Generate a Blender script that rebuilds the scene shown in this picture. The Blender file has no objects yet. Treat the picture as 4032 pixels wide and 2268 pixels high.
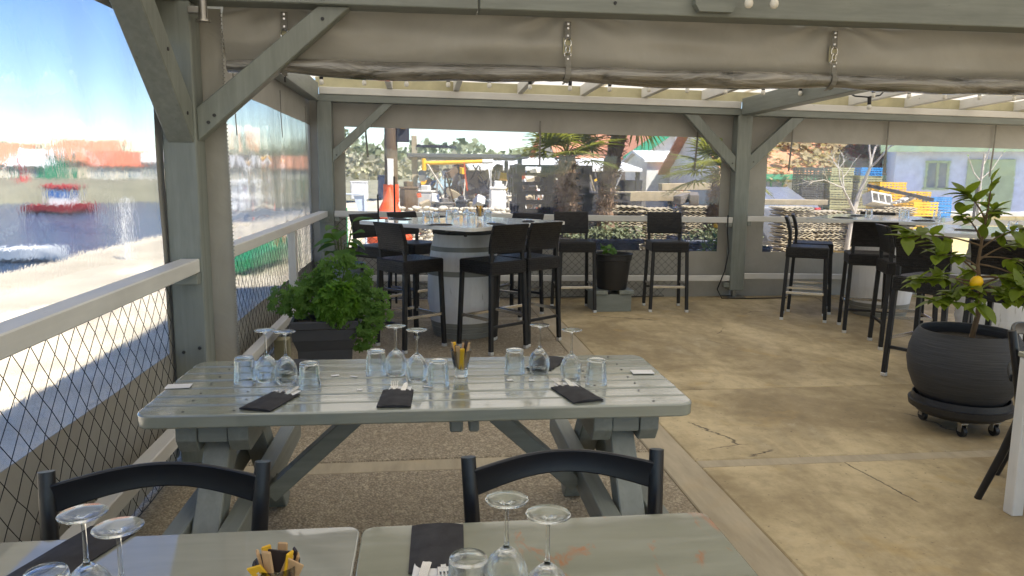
import bpy, bmesh, math, random
from mathutils import Vector, Matrix, Euler, noise
R_ = math.radians
rnd = random.Random(7)
sc = bpy.context.scene
COL = sc.collection

# ------------------------------------------------------------------ camera, sky, sun, exposure
cam_d = bpy.data.cameras.new('camera'); cam = bpy.data.objects.new('camera', cam_d); COL.objects.link(cam)
cam_d.sensor_width = 36.0; cam_d.lens = 26.385; cam_d.clip_start = 0.05; cam_d.clip_end = 3000
m = Matrix(((0.9928, 0.008, -0.1193), (-0.1194, 0.149, -0.9816), (0.0099, 0.9888, 0.1489))).to_4x4()
q = m.to_quaternion(); q.normalize()
cam.rotation_mode = 'QUATERNION'; cam.rotation_quaternion = q; cam.location = (0, 0, 1.52)
sc.camera = cam
SUN_AZ, SUN_EL = R_(-48), R_(57)          # azimuth counted from +X towards +Y
world = bpy.data.worlds.new('World'); sc.world = world; world.use_nodes = True
wn = world.node_tree; bg = wn.nodes['Background']
sky = wn.nodes.new('ShaderNodeTexSky'); sky.sky_type = 'NISHITA'; sky.sun_disc = False
sky.sun_elevation = SUN_EL; sky.sun_rotation = R_(90) - SUN_AZ; sky.altitude = 0
sky.air_density = 1.0; sky.dust_density = 0.0; sky.ozone_density = 3.0
hs_ = wn.nodes.new('ShaderNodeHueSaturation'); hs_.inputs['Saturation'].default_value = 1.25; hs_.inputs['Hue'].default_value = .515
wn.links.new(sky.outputs[0], hs_.inputs['Color']); wn.links.new(hs_.outputs[0], bg.inputs[0]); bg.inputs[1].default_value = 0.095
sun_d = bpy.data.lights.new('sun', 'SUN'); sun = bpy.data.objects.new('sun', sun_d); COL.objects.link(sun)
sun_d.energy = 4.0; sun_d.angle = R_(0.5); sun_d.color = (1.0, 0.95, 0.88)
to_sun = Vector((math.cos(SUN_EL) * math.cos(SUN_AZ), math.cos(SUN_EL) * math.sin(SUN_AZ), math.sin(SUN_EL)))
sun.rotation_mode = 'QUATERNION'; sun.rotation_quaternion = to_sun.to_track_quat('Z', 'Y'); sun.location = (20, 5, 30)
sc.view_settings.view_transform = 'Standard'; sc.view_settings.look = 'None'
sc.view_settings.exposure = 1.25; sc.view_settings.gamma = 1.0
sc.render.engine = 'CYCLES'
cy = sc.cycles
cy.use_denoising = True; cy.max_bounces = 14; cy.transmission_bounces = 12; cy.transparent_max_bounces = 12
cy.diffuse_bounces = 4; cy.glossy_bounces = 4; cy.sample_clamp_indirect = 8.0
cy.caustics_refractive = True; cy.caustics_reflective = False; cy.blur_glossy = 0.3

# ------------------------------------------------------------------ mesh helpers
class MB:
    def __init__(s): s.v = []; s.f = []; s.mi = []
    def add(s, vs, fs, mi=0):
        o = len(s.v); s.v += [tuple(p) for p in vs]; s.f += [tuple(i + o for i in f) for f in fs]; s.mi += [mi] * len(fs); return s
    def box(s, c, d, rot=None, b=0.0, mi=0):
        hx, hy, hz = d[0] / 2, d[1] / 2, d[2] / 2
        M = rot.to_matrix() if isinstance(rot, Euler) else rot
        c = Vector(c)
        if b <= 0:
            vs = [Vector((x, y, z)) for x in (-hx, hx) for y in (-hy, hy) for z in (-hz, hz)]
            fs = [(0, 1, 3, 2), (4, 6, 7, 5), (0, 4, 5, 1), (2, 3, 7, 6), (0, 2, 6, 4), (1, 5, 7, 3)]
        else:
            b = min(b, hx * .9, hy * .9, hz * .9)
            vs = []; idx = {}
            for sx in (-1, 1):
                for sy in (-1, 1):
                    for sz in (-1, 1):
                        for a in range(3):
                            p = [sx * (hx - b), sy * (hy - b), sz * (hz - b)]
                            p[a] = (sx * hx, sy * hy, sz * hz)[a]
                            idx[(sx, sy, sz, a)] = len(vs); vs.append(Vector(p))
            fs = []
            for a in range(3):
                o = [i for i in range(3) if i != a]
                for sg in (-1, 1):
                    ring = []
                    for t in ((-1, -1), (1, -1), (1, 1), (-1, 1)):
                        k = [0, 0, 0]; k[a] = sg; k[o[0]] = t[0]; k[o[1]] = t[1]
                        ring.append(idx[(k[0], k[1], k[2], a)])
                    flip = (sg < 0) ^ (a == 1)
                    fs.append(tuple(reversed(ring)) if flip else tuple(ring))
            for a in range(3):       # edges parallel to axis a
                o = [i for i in range(3) if i != a]
                for t0 in (-1, 1):
                    for t1 in (-1, 1):
                        def K(sa, ax):
                            k = [0, 0, 0]; k[a] = sa; k[o[0]] = t0; k[o[1]] = t1
                            return idx[(k[0], k[1], k[2], ax)]
                        fs.append((K(-1, o[0]), K(1, o[0]), K(1, o[1]), K(-1, o[1])))
            for sx in (-1, 1):
                for sy in (-1, 1):
                    for sz in (-1, 1):
                        fs.append(tuple(idx[(sx, sy, sz, a)] for a in range(3)))
        if M is not None: vs = [M @ p for p in vs]
        return s.add([p + c for p in vs], fs, mi)
    def beam(s, p, q, w, h, b=0.004, up=(0, 0, 1), mi=0):
        p, q = Vector(p), Vector(q); d = q - p; L = d.length; x = d.normalized(); u = Vector(up)
        y = u.cross(x)
        if y.length < 1e-4: y = Vector((0, 1, 0)).cross(x)
        y.normalize(); z = x.cross(y)
        return s.box((p + q) / 2, (L, w, h), Matrix((x, y, z)).transposed(), b, mi)
    def tube(s, pts, r, n=8, cap=True, mi=0):
        pts = [Vector(p) for p in pts]; N = len(pts)
        rs = r if isinstance(r, (list, tuple)) else [r] * N
        vs = []; fs = []
        prev = None
        for i in range(N):
            t = (pts[min(i + 1, N - 1)] - pts[max(i - 1, 0)])
            t = t.normalized() if t.length > 1e-9 else Vector((0, 0, 1))
            if prev is None:
                a = Vector((0, 0, 1)) if abs(t.z) < .9 else Vector((1, 0, 0))
                nx = a.cross(t).normalized()
            else:
                nx = prev - t * prev.dot(t)
                nx = nx.normalized() if nx.length > 1e-6 else t.orthogonal().normalized()
            prev = nx; ny = t.cross(nx)
            for k in range(n):
                a = 2 * math.pi * k / n
                vs.append(pts[i] + (nx * math.cos(a) + ny * math.sin(a)) * rs[i])
        for i in range(N - 1):
            for k in range(n):
                k2 = (k + 1) % n
                fs.append((i * n + k, i * n + k2, (i + 1) * n + k2, (i + 1) * n + k))
        if cap:
            fs.append(tuple(reversed(range(n)))); fs.append(tuple(range((N - 1) * n, N * n)))
        return s.add(vs, fs, mi)
    def lathe(s, prof, n=32, c=(0, 0, 0), mi=0, closed=False):
        vs = []; fs = []; rings = []
        for (r, z) in prof:
            if r < 1e-6:
                rings.append([len(vs)]); vs.append((c[0], c[1], c[2] + z))
            else:
                rings.append(list(range(len(vs), len(vs) + n)))
                vs += [(c[0] + r * math.cos(2 * math.pi * k / n), c[1] + r * math.sin(2 * math.pi * k / n), c[2] + z) for k in range(n)]
        P = list(zip(rings, rings[1:])) + ([(rings[-1], rings[0])] if closed else [])
        for A, B in P:
            for k in range(n):
                k2 = (k + 1) % n
                if len(A) == 1 and len(B) == 1: continue
                if len(A) == 1: fs.append((A[0], B[k2], B[k]))
                elif len(B) == 1: fs.append((A[k], A[k2], B[0]))
                else: fs.append((A[k], A[k2], B[k2], B[k]))
        return s.add(vs, fs, mi)
    def prism(s, poly, z0, z1, mi=0, tf=None):
        n = len(poly)
        vs = [Vector((x, y, z0)) for x, y in poly] + [Vector((x, y, z1)) for x, y in poly]
        if tf is not None: vs = [tf @ p for p in vs]
        fs = [tuple(reversed(range(n))), tuple(range(n, 2 * n))]
        fs += [(i, (i + 1) % n, n + (i + 1) % n, n + i) for i in range(n)]
        return s.add(vs, fs, mi)
    def sheet(s, nu, nv, fn, th, mi=0):
        """closed thin sheet: fn(u, v) -> point, th = thickness vector"""
        th = Vector(th); W = nv + 1
        A = [Vector(fn(i / nu, j / nv)) for i in range(nu + 1) for j in range(nv + 1)]
        vs = A + [p + th for p in A]; O = len(A); fs = []
        for i in range(nu):
            for j in range(nv):
                a, b, c, d = i * W + j, (i + 1) * W + j, (i + 1) * W + j + 1, i * W + j + 1
                fs.append((a, b, c, d)); fs.append((O + d, O + c, O + b, O + a))
        for i in range(nu):
            a, b = i * W, (i + 1) * W; fs.append((a, O + a, O + b, b))
            a, b = i * W + nv, (i + 1) * W + nv; fs.append((b, O + b, O + a, a))
        for j in range(nv):
            a, b = j, j + 1; fs.append((b, O + b, O + a, a))
            a, b = nu * W + j, nu * W + j + 1; fs.append((a, O + a, O + b, b))
        return s.add(vs, fs, mi)
    def mesh(s, name, mats, smooth=None):
        me = bpy.data.meshes.new(name); me.from_pydata(s.v, [], s.f)
        if not isinstance(mats, (list, tuple)): mats = [mats]
        for mt in mats: me.materials.append(mt)
        if len(mats) > 1: me.polygons.foreach_set('material_index', s.mi)
        bm = bmesh.new(); bm.from_mesh(me); bmesh.ops.recalc_face_normals(bm, faces=bm.faces); bm.to_mesh(me); bm.free()
        if smooth is not None:
            me.polygons.foreach_set('use_smooth', [True] * len(me.polygons))
            if smooth < 179: me.set_sharp_from_angle(angle=R_(smooth))
        me.update(); return me
    def build(s, name, mats, parent=None, smooth=None, loc=None, rot=None):
        return link(name, s.mesh(name, mats, smooth), parent, loc, rot)

def link(name, me, parent=None, loc=None, rot=None, scale=None):
    o = bpy.data.objects.new(name, me); COL.objects.link(o)
    if parent is not None: o.parent = parent
    if loc is not None: o.location = loc
    if rot is not None: o.rotation_euler = rot
    if scale is not None: o.scale = scale
    return o
def tag(o, label=None, cat=None, group=None, kind=None):
    if label: o['label'] = label
    if cat: o['category'] = cat
    if group: o['group'] = group
    if kind: o['kind'] = kind
    return o
def thing(name, label, cat, loc=(0, 0, 0), rz=0, group=None):
    o = bpy.data.objects.new(name, None); COL.objects.link(o); o.empty_display_size = .1
    o.location = loc; o.rotation_euler = (0, 0, rz)
    return tag(o, label, cat, group)
def copy_tree(o, parent=None):
    c = o.copy(); COL.objects.link(c); c.parent = parent
    for ch in o.children: copy_tree(ch, c)
    return c
def place(o, loc, rz=None, label=None):
    o.location = loc
    if rz is not None: o.rotation_euler = (0, 0, rz)
    if label: o['label'] = label
    return o
def nz(x, y, z=0): return noise.noise(Vector((x, y, z)))

# ------------------------------------------------------------------ materials
class NT:
    def __init__(s, name):
        s.m = bpy.data.materials.new(name); s.m.use_nodes = True; s.t = s.m.node_tree; s.t.nodes.clear()
        s.out = s.n('ShaderNodeOutputMaterial')
    def n(s, t, **kw):
        nd = s.t.nodes.new(t)
        for k, v in kw.items():
            if k.startswith('i_'):
                key = k[2:].replace('_', ' ')
                nd.inputs[key].default_value = v
            else: setattr(nd, k, v)
        return nd
    def l(s, a, b): s.t.links.new(a, b)
    def coord(s, scale=(1, 1, 1), out='Object', rot=(0, 0, 0)):
        tc = s.n('ShaderNodeTexCoord'); mp = s.n('ShaderNodeMapping'); s.l(tc.outputs[out], mp.inputs[0])
        mp.inputs['Scale'].default_value = scale; mp.inputs['Rotation'].default_value = rot
        return mp.outputs[0]
    def noise(s, vec, scale, detail=4, rough=.55, dist=0.0):
        x = s.n('ShaderNodeTexNoise'); s.l(vec, x.inputs['Vector']); x.inputs['Scale'].default_value = scale
        x.inputs['Detail'].default_value = detail; x.inputs['Roughness'].default_value = rough; x.inputs['Distortion'].default_value = dist
        return x.outputs[0]
    def ramp(s, fac, stops):
        r = s.n('ShaderNodeValToRGB'); s.l(fac, r.inputs[0]); e = r.color_ramp.elements
        while len(e) < len(stops): e.new(.5)
        for k, (p, c) in enumerate(stops):
            e[k].position = p; e[k].color = (c, c, c, 1) if isinstance(c, (int, float)) else (c[0], c[1], c[2], 1)
        return r.outputs[0]
    def mix(s, fac, a, b, mode='MIX'):
        x = s.n('ShaderNodeMix', data_type='RGBA', blend_type=mode)
        if isinstance(fac, (int, float)): x.inputs[0].default_value = fac
        else: s.l(fac, x.inputs[0])
        for i, val in ((6, a), (7, b)):
            if isinstance(val, tuple): x.inputs[i].default_value = (val[0], val[1], val[2], 1)
            else: s.l(val, x.inputs[i])
        return x.outputs[2]
    def bump(s, h, strength=.3, dist=.002, nrm=None):
        b = s.n('ShaderNodeBump'); s.l(h, b.inputs['Height']); b.inputs['Strength'].default_value = strength; b.inputs['Distance'].default_value = dist
        if nrm is not None: s.l(nrm, b.inputs['Normal'])
        return b.outputs[0]
    def math(s, op, a, b=None):
        x = s.n('ShaderNodeMath', operation=op)
        for i, v in ((0, a), (1, b)):
            if v is None: continue
            if isinstance(v, (int, float)): x.inputs[i].default_value = v
            else: s.l(v, x.inputs[i])
        return x.outputs[0]
    def bsdf(s, col, rough=.5, nrm=None, metal=0, spec=.5, **kw):
        p = s.n('ShaderNodeBsdfPrincipled')
        if isinstance(col, tuple): p.inputs['Base Color'].default_value = (col[0], col[1], col[2], 1)
        else: s.l(col, p.inputs['Base Color'])
        if isinstance(rough, (int, float)): p.inputs['Roughness'].default_value = rough
        else: s.l(rough, p.inputs['Roughness'])
        p.inputs['Metallic'].default_value = metal; p.inputs['Specular IOR Level'].default_value = spec
        if nrm is not None: s.l(nrm, p.inputs['Normal'])
        for k, v in kw.items(): p.inputs[k.replace('_', ' ')].default_value = v
        s.l(p.outputs[0], s.out.inputs[0]); return p
def srgb(r, g, b):
    f = lambda c: (c / 255 / 12.92) if c / 255 <= .04045 else ((c / 255 + .055) / 1.055) ** 2.4
    return (f(r), f(g), f(b))
def dk(c, k): return (c[0] * k, c[1] * k, c[2] * k)

def plain(name, col, rough=.5, var=.18, scale=6.0, stretch=(1, 1, 1), bs=.15, bd=.001, bscale=60, metal=0, spec=.5, wear=None, **kw):
    t = NT(name); v = t.coord(stretch)
    n1 = t.noise(v, scale, 5, .6)
    c = t.mix(t.ramp(n1, [(.3, 0), (.75, 1)]), dk(col, 1 - var), dk(col, 1 + var * .6))
    n2 = t.noise(v, bscale, 3, .6)
    if wear is not None:
        w = t.ramp(t.noise(v, scale * 2.3, 6, .7), [(.62, 0), (.70, 1)])
        c = t.mix(w, c, wear)
    rr = t.ramp(n1, [(.3, min(1, rough * 1.15)), (.7, rough * .85)])
    t.bsdf(c, rr, t.bump(n2, bs, bd), metal, spec, **kw); return t.m

GREEN = srgb(134, 139, 131)
M = {}
def wood(name, col, axis, rough=.45, var=.22, bs=.6, wear=None):
    st = [14, 14, 14]; st[axis] = 1.2
    t = NT(name); v = t.coord(tuple(st))
    g = t.noise(v, 2.2, 6, .62, .4); big = t.noise(t.coord((1, 1, 1)), 2.5, 4, .6)
    c = t.mix(t.ramp(g, [(.3, 0), (.7, 1)]), dk(col, 1 - var), dk(col, 1 + var * .5))
    c = t.mix(t.ramp(big, [(.35, 0), (.75, .5)]), c, dk(col, .68))
    kn = t.n('ShaderNodeTexVoronoi'); t.l(t.coord((1, 1, 1)), kn.inputs['Vector']); kn.inputs['Scale'].default_value = 3.1
    c = t.mix(t.ramp(kn.outputs['Distance'], [(.02, .75), (.035, 0)]), c, dk(col, .3))
    w = t.ramp(t.noise(t.coord((9 if axis != 0 else 3, 9 if axis != 1 else 3, 9 if axis != 2 else 3)), 1.9, 7, .72), [(.66, 0), (.69, .7)])
    c = t.mix(w, c, dk(col, .5))
    t.bsdf(c, t.ramp(big, [(.3, rough * 1.2), (.7, rough * .85)]), t.bump(g, bs, .0015)); return t.m
for ax, nm in enumerate('xyz'):
    M['green_' + nm] = wood('grey_green_paint_' + nm, GREEN, ax)
    M['white_' + nm] = wood('white_paint_' + nm, (.74, .72, .66), ax, .5, .06, .25)
M['olive'] = plain('olive_board', srgb(188, 181, 146), .6)
# translucent roof sheet
t = NT('roof_sheet'); v = t.coord((1, 1, 1)); n1 = t.noise(v, 1.3, 6, .65, .5); n2 = t.noise(v, 9, 6, .7)
c = t.mix(t.ramp(n1, [(.35, 0), (.7, 1)]), (.86, .80, .65), (.92, .87, .75))
c = t.mix(t.ramp(n2, [(.60, 0), (.66, .35)]), c, (.5, .36, .2))
d = t.n('ShaderNodeBsdfDiffuse'); tr = t.n('ShaderNodeBsdfTranslucent'); mx = t.n('ShaderNodeMixShader'); mx.inputs[0].default_value = .42
t.l(c, d.inputs[0]); t.l(c, tr.inputs[0]); t.l(d.outputs[0], mx.inputs[1]); t.l(tr.outputs[0], mx.inputs[2]); t.l(mx.outputs[0], t.out.inputs[0])
M['roof'] = t.m
# opaque taupe tarpaulin
t = NT('taupe_tarpaulin'); v = t.coord((1, 1, 1)); n1 = t.noise(v, 2.2, 5, .6, .6); n2 = t.noise(v, 5, 3, .5, 1.2); n3 = t.noise(v, 700, 2, .5)
c = t.mix(t.ramp(n1, [(.3, 0), (.75, 1)]), srgb(174, 170, 159), srgb(192, 189, 179))
b1 = t.bump(n2, .5, .012); b2 = t.bump(n3, .12, .0006, b1)
p = t.bsdf(c, .42, b2, spec=.45)
trn = t.n('ShaderNodeBsdfTranslucent'); t.l(c, trn.inputs[0]); mx = t.n('ShaderNodeMixShader'); mx.inputs[0].default_value = .22
t.l(p.outputs[0], mx.inputs[1]); t.l(trn.outputs[0], mx.inputs[2]); t.l(mx.outputs[0], t.out.inputs[0])
M['tarp'] = t.m
def clear_pvc(name, stretch, scale, dist, fine, haze=.05, rough=0.0):
    t = NT(name); v = t.coord(stretch); vf = t.coord((1, 1, 1))
    a = t.noise(v, scale, 3, .5, .8); b = t.noise(v, scale * 6, 2, .5, .6)
    n1 = t.bump(a, 1.0, dist); n2 = t.bump(b, 1.0, fine, n1)
    g = t.n('ShaderNodeBsdfGlass'); g.inputs['IOR'].default_value = 1.42; g.inputs['Roughness'].default_value = rough
    g.inputs['Color'].default_value = (.985, .99, .985, 1); t.l(n2, g.inputs['Normal'])
    tr = t.n('ShaderNodeBsdfTranslucent'); tr.inputs[0].default_value = (.9, .92, .95, 1)
    mx = t.n('ShaderNodeMixShader')
    h = t.ramp(t.noise(vf, 1.6, 5, .65), [(.35, haze * .5), (.75, haze * 1.8)]); t.l(h, mx.inputs[0])
    t.l(g.outputs[0], mx.inputs[1]); t.l(tr.outputs[0], mx.inputs[2]); t.l(mx.outputs[0], t.out.inputs[0]); return t.m
M['pvc_left'] = clear_pvc('clear_plastic_wavy', (1, 1.0, .7), 9, .0009, .00012, .04, .024)
M['pvc_back'] = clear_pvc('clear_plastic_sheet', (1, 1, 1), 8, .0006, .00010, .045, .003)
t = NT('rolled_clear_plastic'); v = t.coord((.6, 3, 3)); n1 = t.noise(v, 3.0, 4, .6, 1.5); n2 = t.noise(v, 14, 3, .5, 1.0)
c = t.mix(t.ramp(n1, [(.35, 0), (.65, 1)]), srgb(70, 68, 62), srgb(150, 145, 134))
t.bsdf(c, .07, t.bump(n2, .6, .005, t.bump(n1, 1.0, .03)), spec=1.0, Coat_Weight=1.0, Coat_Roughness=.04); M['roll'] = t.m
M['strap'] = plain('grey_strap', srgb(128, 125, 116), .6, bscale=400, bs=.3)
M['net'] = plain('black_net', srgb(22, 20, 18), .7, bs=0)
M['metal'] = plain('bright_steel', (.72, .70, .66), .22, .08, bs=.03, metal=1)
M['dull_metal'] = plain('dull_steel', (.42, .40, .36), .4, .2, bs=.1, metal=1)
M['alu'] = plain('aluminium_cap', (.75, .75, .74), .4, .05, metal=.8)
# wicker
t = NT('black_wicker'); tc = t.n('ShaderNodeTexCoord'); sp = t.n('ShaderNodeSeparateXYZ'); t.l(tc.outputs['Object'], sp.inputs[0])
sn = t.n('ShaderNodeSeparateXYZ'); t.l(tc.outputs['Normal'], sn.inputs[0])
top = t.math('GREATER_THAN', t.math('ABSOLUTE', sn.outputs[2]), .6)
xy = t.math('ADD', sp.outputs[0], sp.outputs[1])
ca = t.n('ShaderNodeCombineXYZ'); t.l(xy, ca.inputs[0]); t.l(sp.outputs[2], ca.inputs[1])
cb = t.n('ShaderNodeCombineXYZ'); t.l(sp.outputs[0], cb.inputs[0]); t.l(sp.outputs[1], cb.inputs[1])
mv = t.n('ShaderNodeMix', data_type='VECTOR'); t.l(top, mv.inputs[0]); t.l(ca.outputs[0], mv.inputs[4]); t.l(cb.outputs[0], mv.inputs[5])
br = t.n('ShaderNodeTexBrick'); t.l(mv.outputs[1], br.inputs['Vector']); br.inputs['Scale'].default_value = 1
br.inputs['Brick Width'].default_value = .044; br.inputs['Row Height'].default_value = .0175; br.inputs['Mortar Size'].default_value = .0032; br.inputs['Mortar Smooth'].default_value = 1.0
br.inputs['Color1'].default_value = (.009, .0085, .009, 1); br.inputs['Color2'].default_value = (.026, .023, .021, 1); br.inputs['Mortar'].default_value = (.003, .003, .003, 1)
h = t.math('SUBTRACT', 1.0, br.outputs['Fac'])
t.bsdf(br.outputs['Color'], .40, t.bump(h, 1.0, .008), spec=.35); M['wicker'] = t.m
M['wicker_leg'] = plain('wicker_wrapped_leg', (.010, .0095, .0095), .45, .25, bscale=120, bs=.6, bd=.003, stretch=(1, 1, 3))
M['black_paint'] = plain('satin_black_paint', (.007, .008, .011), .34, .1, bs=.04, spec=.5)
M['pouch'] = plain('black_paper_napkin', (.022, .021, .024), .75, .15, 20, bscale=300, bs=.2)
M['barrel_white'] = plain('white_barrel_paint', (.82, .81, .79), .5, .08, 4, (6, 6, .8), .3, .002, 20, wear=(.55, .53, .48))
M['hoop'] = plain('grey_hoop_paint', srgb(140, 140, 132), .45, .1)
M['dark_board'] = plain('dark_board', (.03, .03, .03), .5)
M['bar_top'] = plain('glossy_white_table_top', (.62, .64, .66), .06, .03, bs=.01, spec=.7)
M['bar_edge'] = plain('white_table_edge', (.75, .73, .68), .4, .05)
# varnished picnic boards
def varnish(name, col, rough, wear=None, stretch=(1, 10, 10), wr=(.60, .68), bs=.35):
    t = NT(name); v = t.coord(stretch); g = t.noise(v, 3, 6, .62, .5); big = t.noise(t.coord((1, 1, 1)), 3, 4, .6)
    c = t.mix(t.ramp(g, [(.3, 0), (.7, 1)]), dk(col, .90), dk(col, 1.07))
    c = t.mix(t.ramp(big, [(.35, 0), (.8, .3)]), c, dk(col, .8))
    if wear is not None:
        w = t.ramp(t.noise(t.coord((1.6, .75, 1), rot=(0, 0, R_(32))), 7.5, 6, .62, .6), [(wr[0], 0), (wr[1], .85)])
        c = t.mix(w, c, wear)
    p = t.bsdf(c, t.ramp(big, [(.3, rough * .9), (.7, rough * 1.6)]), t.bump(g, bs, .0016), spec=.6, Coat_Weight=1.0, Coat_IOR=1.75)
    st_ = t.noise(t.coord(stretch), 2.1, 6, .7, .3); t.l(t.ramp(st_, [(.42, rough * .5), (.62, min(.5, rough * 2.2))]), p.inputs['Coat Roughness']); return t.m
M['plank'] = varnish('varnished_grey_green_plank', srgb(142, 147, 134), .11)
M['top_pale'] = varnish('glossy_pale_table_top', srgb(160, 161, 150), .035, None, (1, 6, 6), bs=.10)
M['top_worn'] = varnish('worn_grey_green_table_top', srgb(148, 150, 132), .10, srgb(178, 118, 74), (1, 6, 6), (.57, .66), .12)
t = NT('clear_glass'); g = t.n('ShaderNodeBsdfGlass'); g.inputs['IOR'].default_value = 1.45; g.inputs['Color'].default_value = (.98, .99, .985, 1)
tp = t.n('ShaderNodeBsdfTransparent'); tp.inputs[0].default_value = (.965, .975, .97, 1); lw_ = t.n('ShaderNodeLayerWeight'); lw_.inputs['Blend'].default_value = .38
mx = t.n('ShaderNodeMixShader'); f_ = t.ramp(lw_.outputs['Facing'], [(.08, .10), (.46, 1.0)]); t.l(f_, mx.inputs[0]); t.l(tp.outputs[0], mx.inputs[1]); t.l(g.outputs[0], mx.inputs[2])
t.l(mx.outputs[0], t.out.inputs[0]); M['glass'] = t.m
M['card'] = plain('white_card', (.8, .79, .77), .5, .05)
M['kraft'] = plain('kraft_paper', srgb(196, 160, 116), .7, .12, 30)
M['yellow_paper'] = plain('yellow_paper', srgb(226, 176, 30), .5, .06)
M['brown_paper'] = plain('dark_brown_paper', srgb(46, 34, 30), .6, .1)
M['soil'] = plain('dark_soil', (.035, .028, .02), .95, .4, 30, bs=1, bd=.01)
M['pot_grey'] = plain('anthracite_plastic', srgb(66, 68, 72), .5, .08, bs=.05)
M['pot_black'] = plain('black_plastic', (.018, .018, .019), .45, .15, bs=.05)
M['pot_blue'] = plain('grey_blue_plastic', srgb(124, 136, 146), .45, .06)
t = NT('ribbed_dark_pot'); v = t.coord((1, 1, 26)); n1 = t.noise(v, 4.5, 4, .6, .4)
c = t.mix(t.ramp(n1, [(.3, 0), (.7, 1)]), (.024, .025, .027), (.046, .047, .050)); t.bsdf(c, .6, t.bump(n1, .7, .006)); M['pot_rib'] = t.m
def leafmat(name, c1, c2, trans=.45, rough=.4):
    t = NT(name); oi = t.n('ShaderNodeObjectInfo'); n1 = t.noise(t.coord((1, 1, 1)), 18, 3, .6)
    f = t.math('MULTIPLY', t.math('ADD', oi.outputs['Random'], n1), .55)
    c = t.mix(f, c1, c2); p = t.bsdf(c, rough, t.bump(t.noise(t.coord((1, 1, 1)), 60, 2), .3, .003))
    tr = t.n('ShaderNodeBsdfTranslucent'); c2_ = t.mix(.5, c, (c2[0] * 1.5, c2[1] * 1.5, c2[2] * .6)); t.l(c2_, tr.inputs[0])
    mx = t.n('ShaderNodeMixShader'); mx.inputs[0].default_value = trans
    t.l(p.outputs[0], mx.inputs[1]); t.l(tr.outputs[0], mx.inputs[2]); t.l(mx.outputs[0], t.out.inputs[0]); return t.m
M['leaf_ger'] = leafmat('geranium_leaf', (.07, .16, .026), (.18, .34, .05), .4, .5)
M['leaf_curly'] = leafmat('curly_leaf', (.09, .21, .026), (.22, .42, .05), .4, .5)
M['leaf_big'] = leafmat('broad_leaf', (.06, .15, .02), (.11, .24, .04), .4)
M['leaf_lemon'] = leafmat('lemon_leaf', (.09, .13, .02), (.22, .30, .035), .45, .32)
M['leaf_palm'] = leafmat('palm_leaf', (.10, .14, .025), (.34, .34, .06), .45, .4)
M['leaf_dry'] = leafmat('dry_leaf', (.30, .23, .11), (.52, .43, .24), .35, .7)
M['leaf_pine'] = leafmat('far_green_leaf', (.13, .16, .085), (.24, .26, .14), .25, .7)
M['leaf_scrub'] = leafmat('far_scrub_leaf', (.26, .24, .165), (.40, .37, .25), .25, .8)
M['stem'] = plain('green_stem', (.10, .13, .04), .6)
M['bark'] = plain('brown_bark', srgb(104, 84, 60), .85, .3, 14, (1, 1, .3), .8, .006, 40)
M['bark_pale'] = plain('pale_bark', srgb(196, 186, 172), .8, .2, 14, (1, 1, .3), .6, .004, 30)
M['fibre'] = plain('palm_trunk_fibre', srgb(136, 108, 84), .95, .45, 12, (1, 1, .6), 1, .02, 45)
M['lemon'] = plain('lemon_peel', srgb(242, 190, 12), .4, .05, bscale=220, bs=.4)
M['bulb'] = plain('milky_bulb', (.80, .77, .68), .25, .02, bs=0)
M['cable'] = plain('black_rubber', (.012, .012, .012), .5, bs=0)

# ------------------------------------------------------------------ floor and ground materials
t = NT('smooth_worn_concrete'); v1 = t.coord((1, 1, 1)); vs_ = t.coord((1.7, .6, 1), rot=(0, 0, R_(-14)))
a = t.noise(v1, .8, 6, .62, .8); b = t.noise(vs_, 1.6, 6, .66, .3); cN = t.noise(v1, 60, 3, .6); d = t.noise(v1, 1.7, 4, .6, .4)
c = t.mix(t.ramp(a, [(.40, 0), (.60, 1)]), srgb(158, 140, 104), srgb(203, 184, 143))
c = t.mix(t.ramp(b, [(.44, 0), (.64, .5)]), c, srgb(128, 112, 82))
c = t.mix(t.ramp(b, [(.58, 0), (.74, .5)]), c, srgb(212, 198, 166))
c = t.mix(t.ramp(d, [(.60, 0), (.68, .5)]), c, srgb(180, 152, 96))
f3 = t.noise(v1, 9, 8, .75); c = t.mix(t.ramp(f3, [(.38, .25), (.52, 0)]), c, srgb(104, 92, 72)); c = t.mix(t.ramp(f3, [(.56, 0), (.70, .3)]), c, srgb(214, 200, 170))
sp_ = t.ramp(t.noise(v1, 34, 2, .5), [(.68, 0), (.74, .6)]); c = t.mix(sp_, c, srgb(92, 82, 66))
vo = t.n('ShaderNodeTexVoronoi', feature='DISTANCE_TO_EDGE'); t.l(t.mix(.13, t.coord((1, 1, 1)), t.n('ShaderNodeTexNoise', i_Scale=5.0, i_Detail=9.0, i_Roughness=.7).outputs['Color']), vo.inputs['Vector']); vo.inputs['Scale'].default_value = .8
crk = t.ramp(vo.outputs['Distance'], [(.0, 1), (.0018, 0)]); msk = t.ramp(t.noise(v1, 1.3, 2), [(.54, 0), (.58, 1)])
crk = t.math('MULTIPLY', crk, msk); c = t.mix(crk, c, srgb(60, 52, 42))
hh = t.math('SUBTRACT', t.math('ADD', t.math('MULTIPLY', cN, .3), b), t.math('MULTIPLY', crk, 2.0))
t.bsdf(c, t.ramp(b, [(.3, .55), (.7, .8)]), t.bump(hh, .5, .006)); M['concrete'] = t.m
M['concrete_pale'] = t.m.copy(); M['concrete_pale'].name = 'smooth_pale_concrete'
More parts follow.
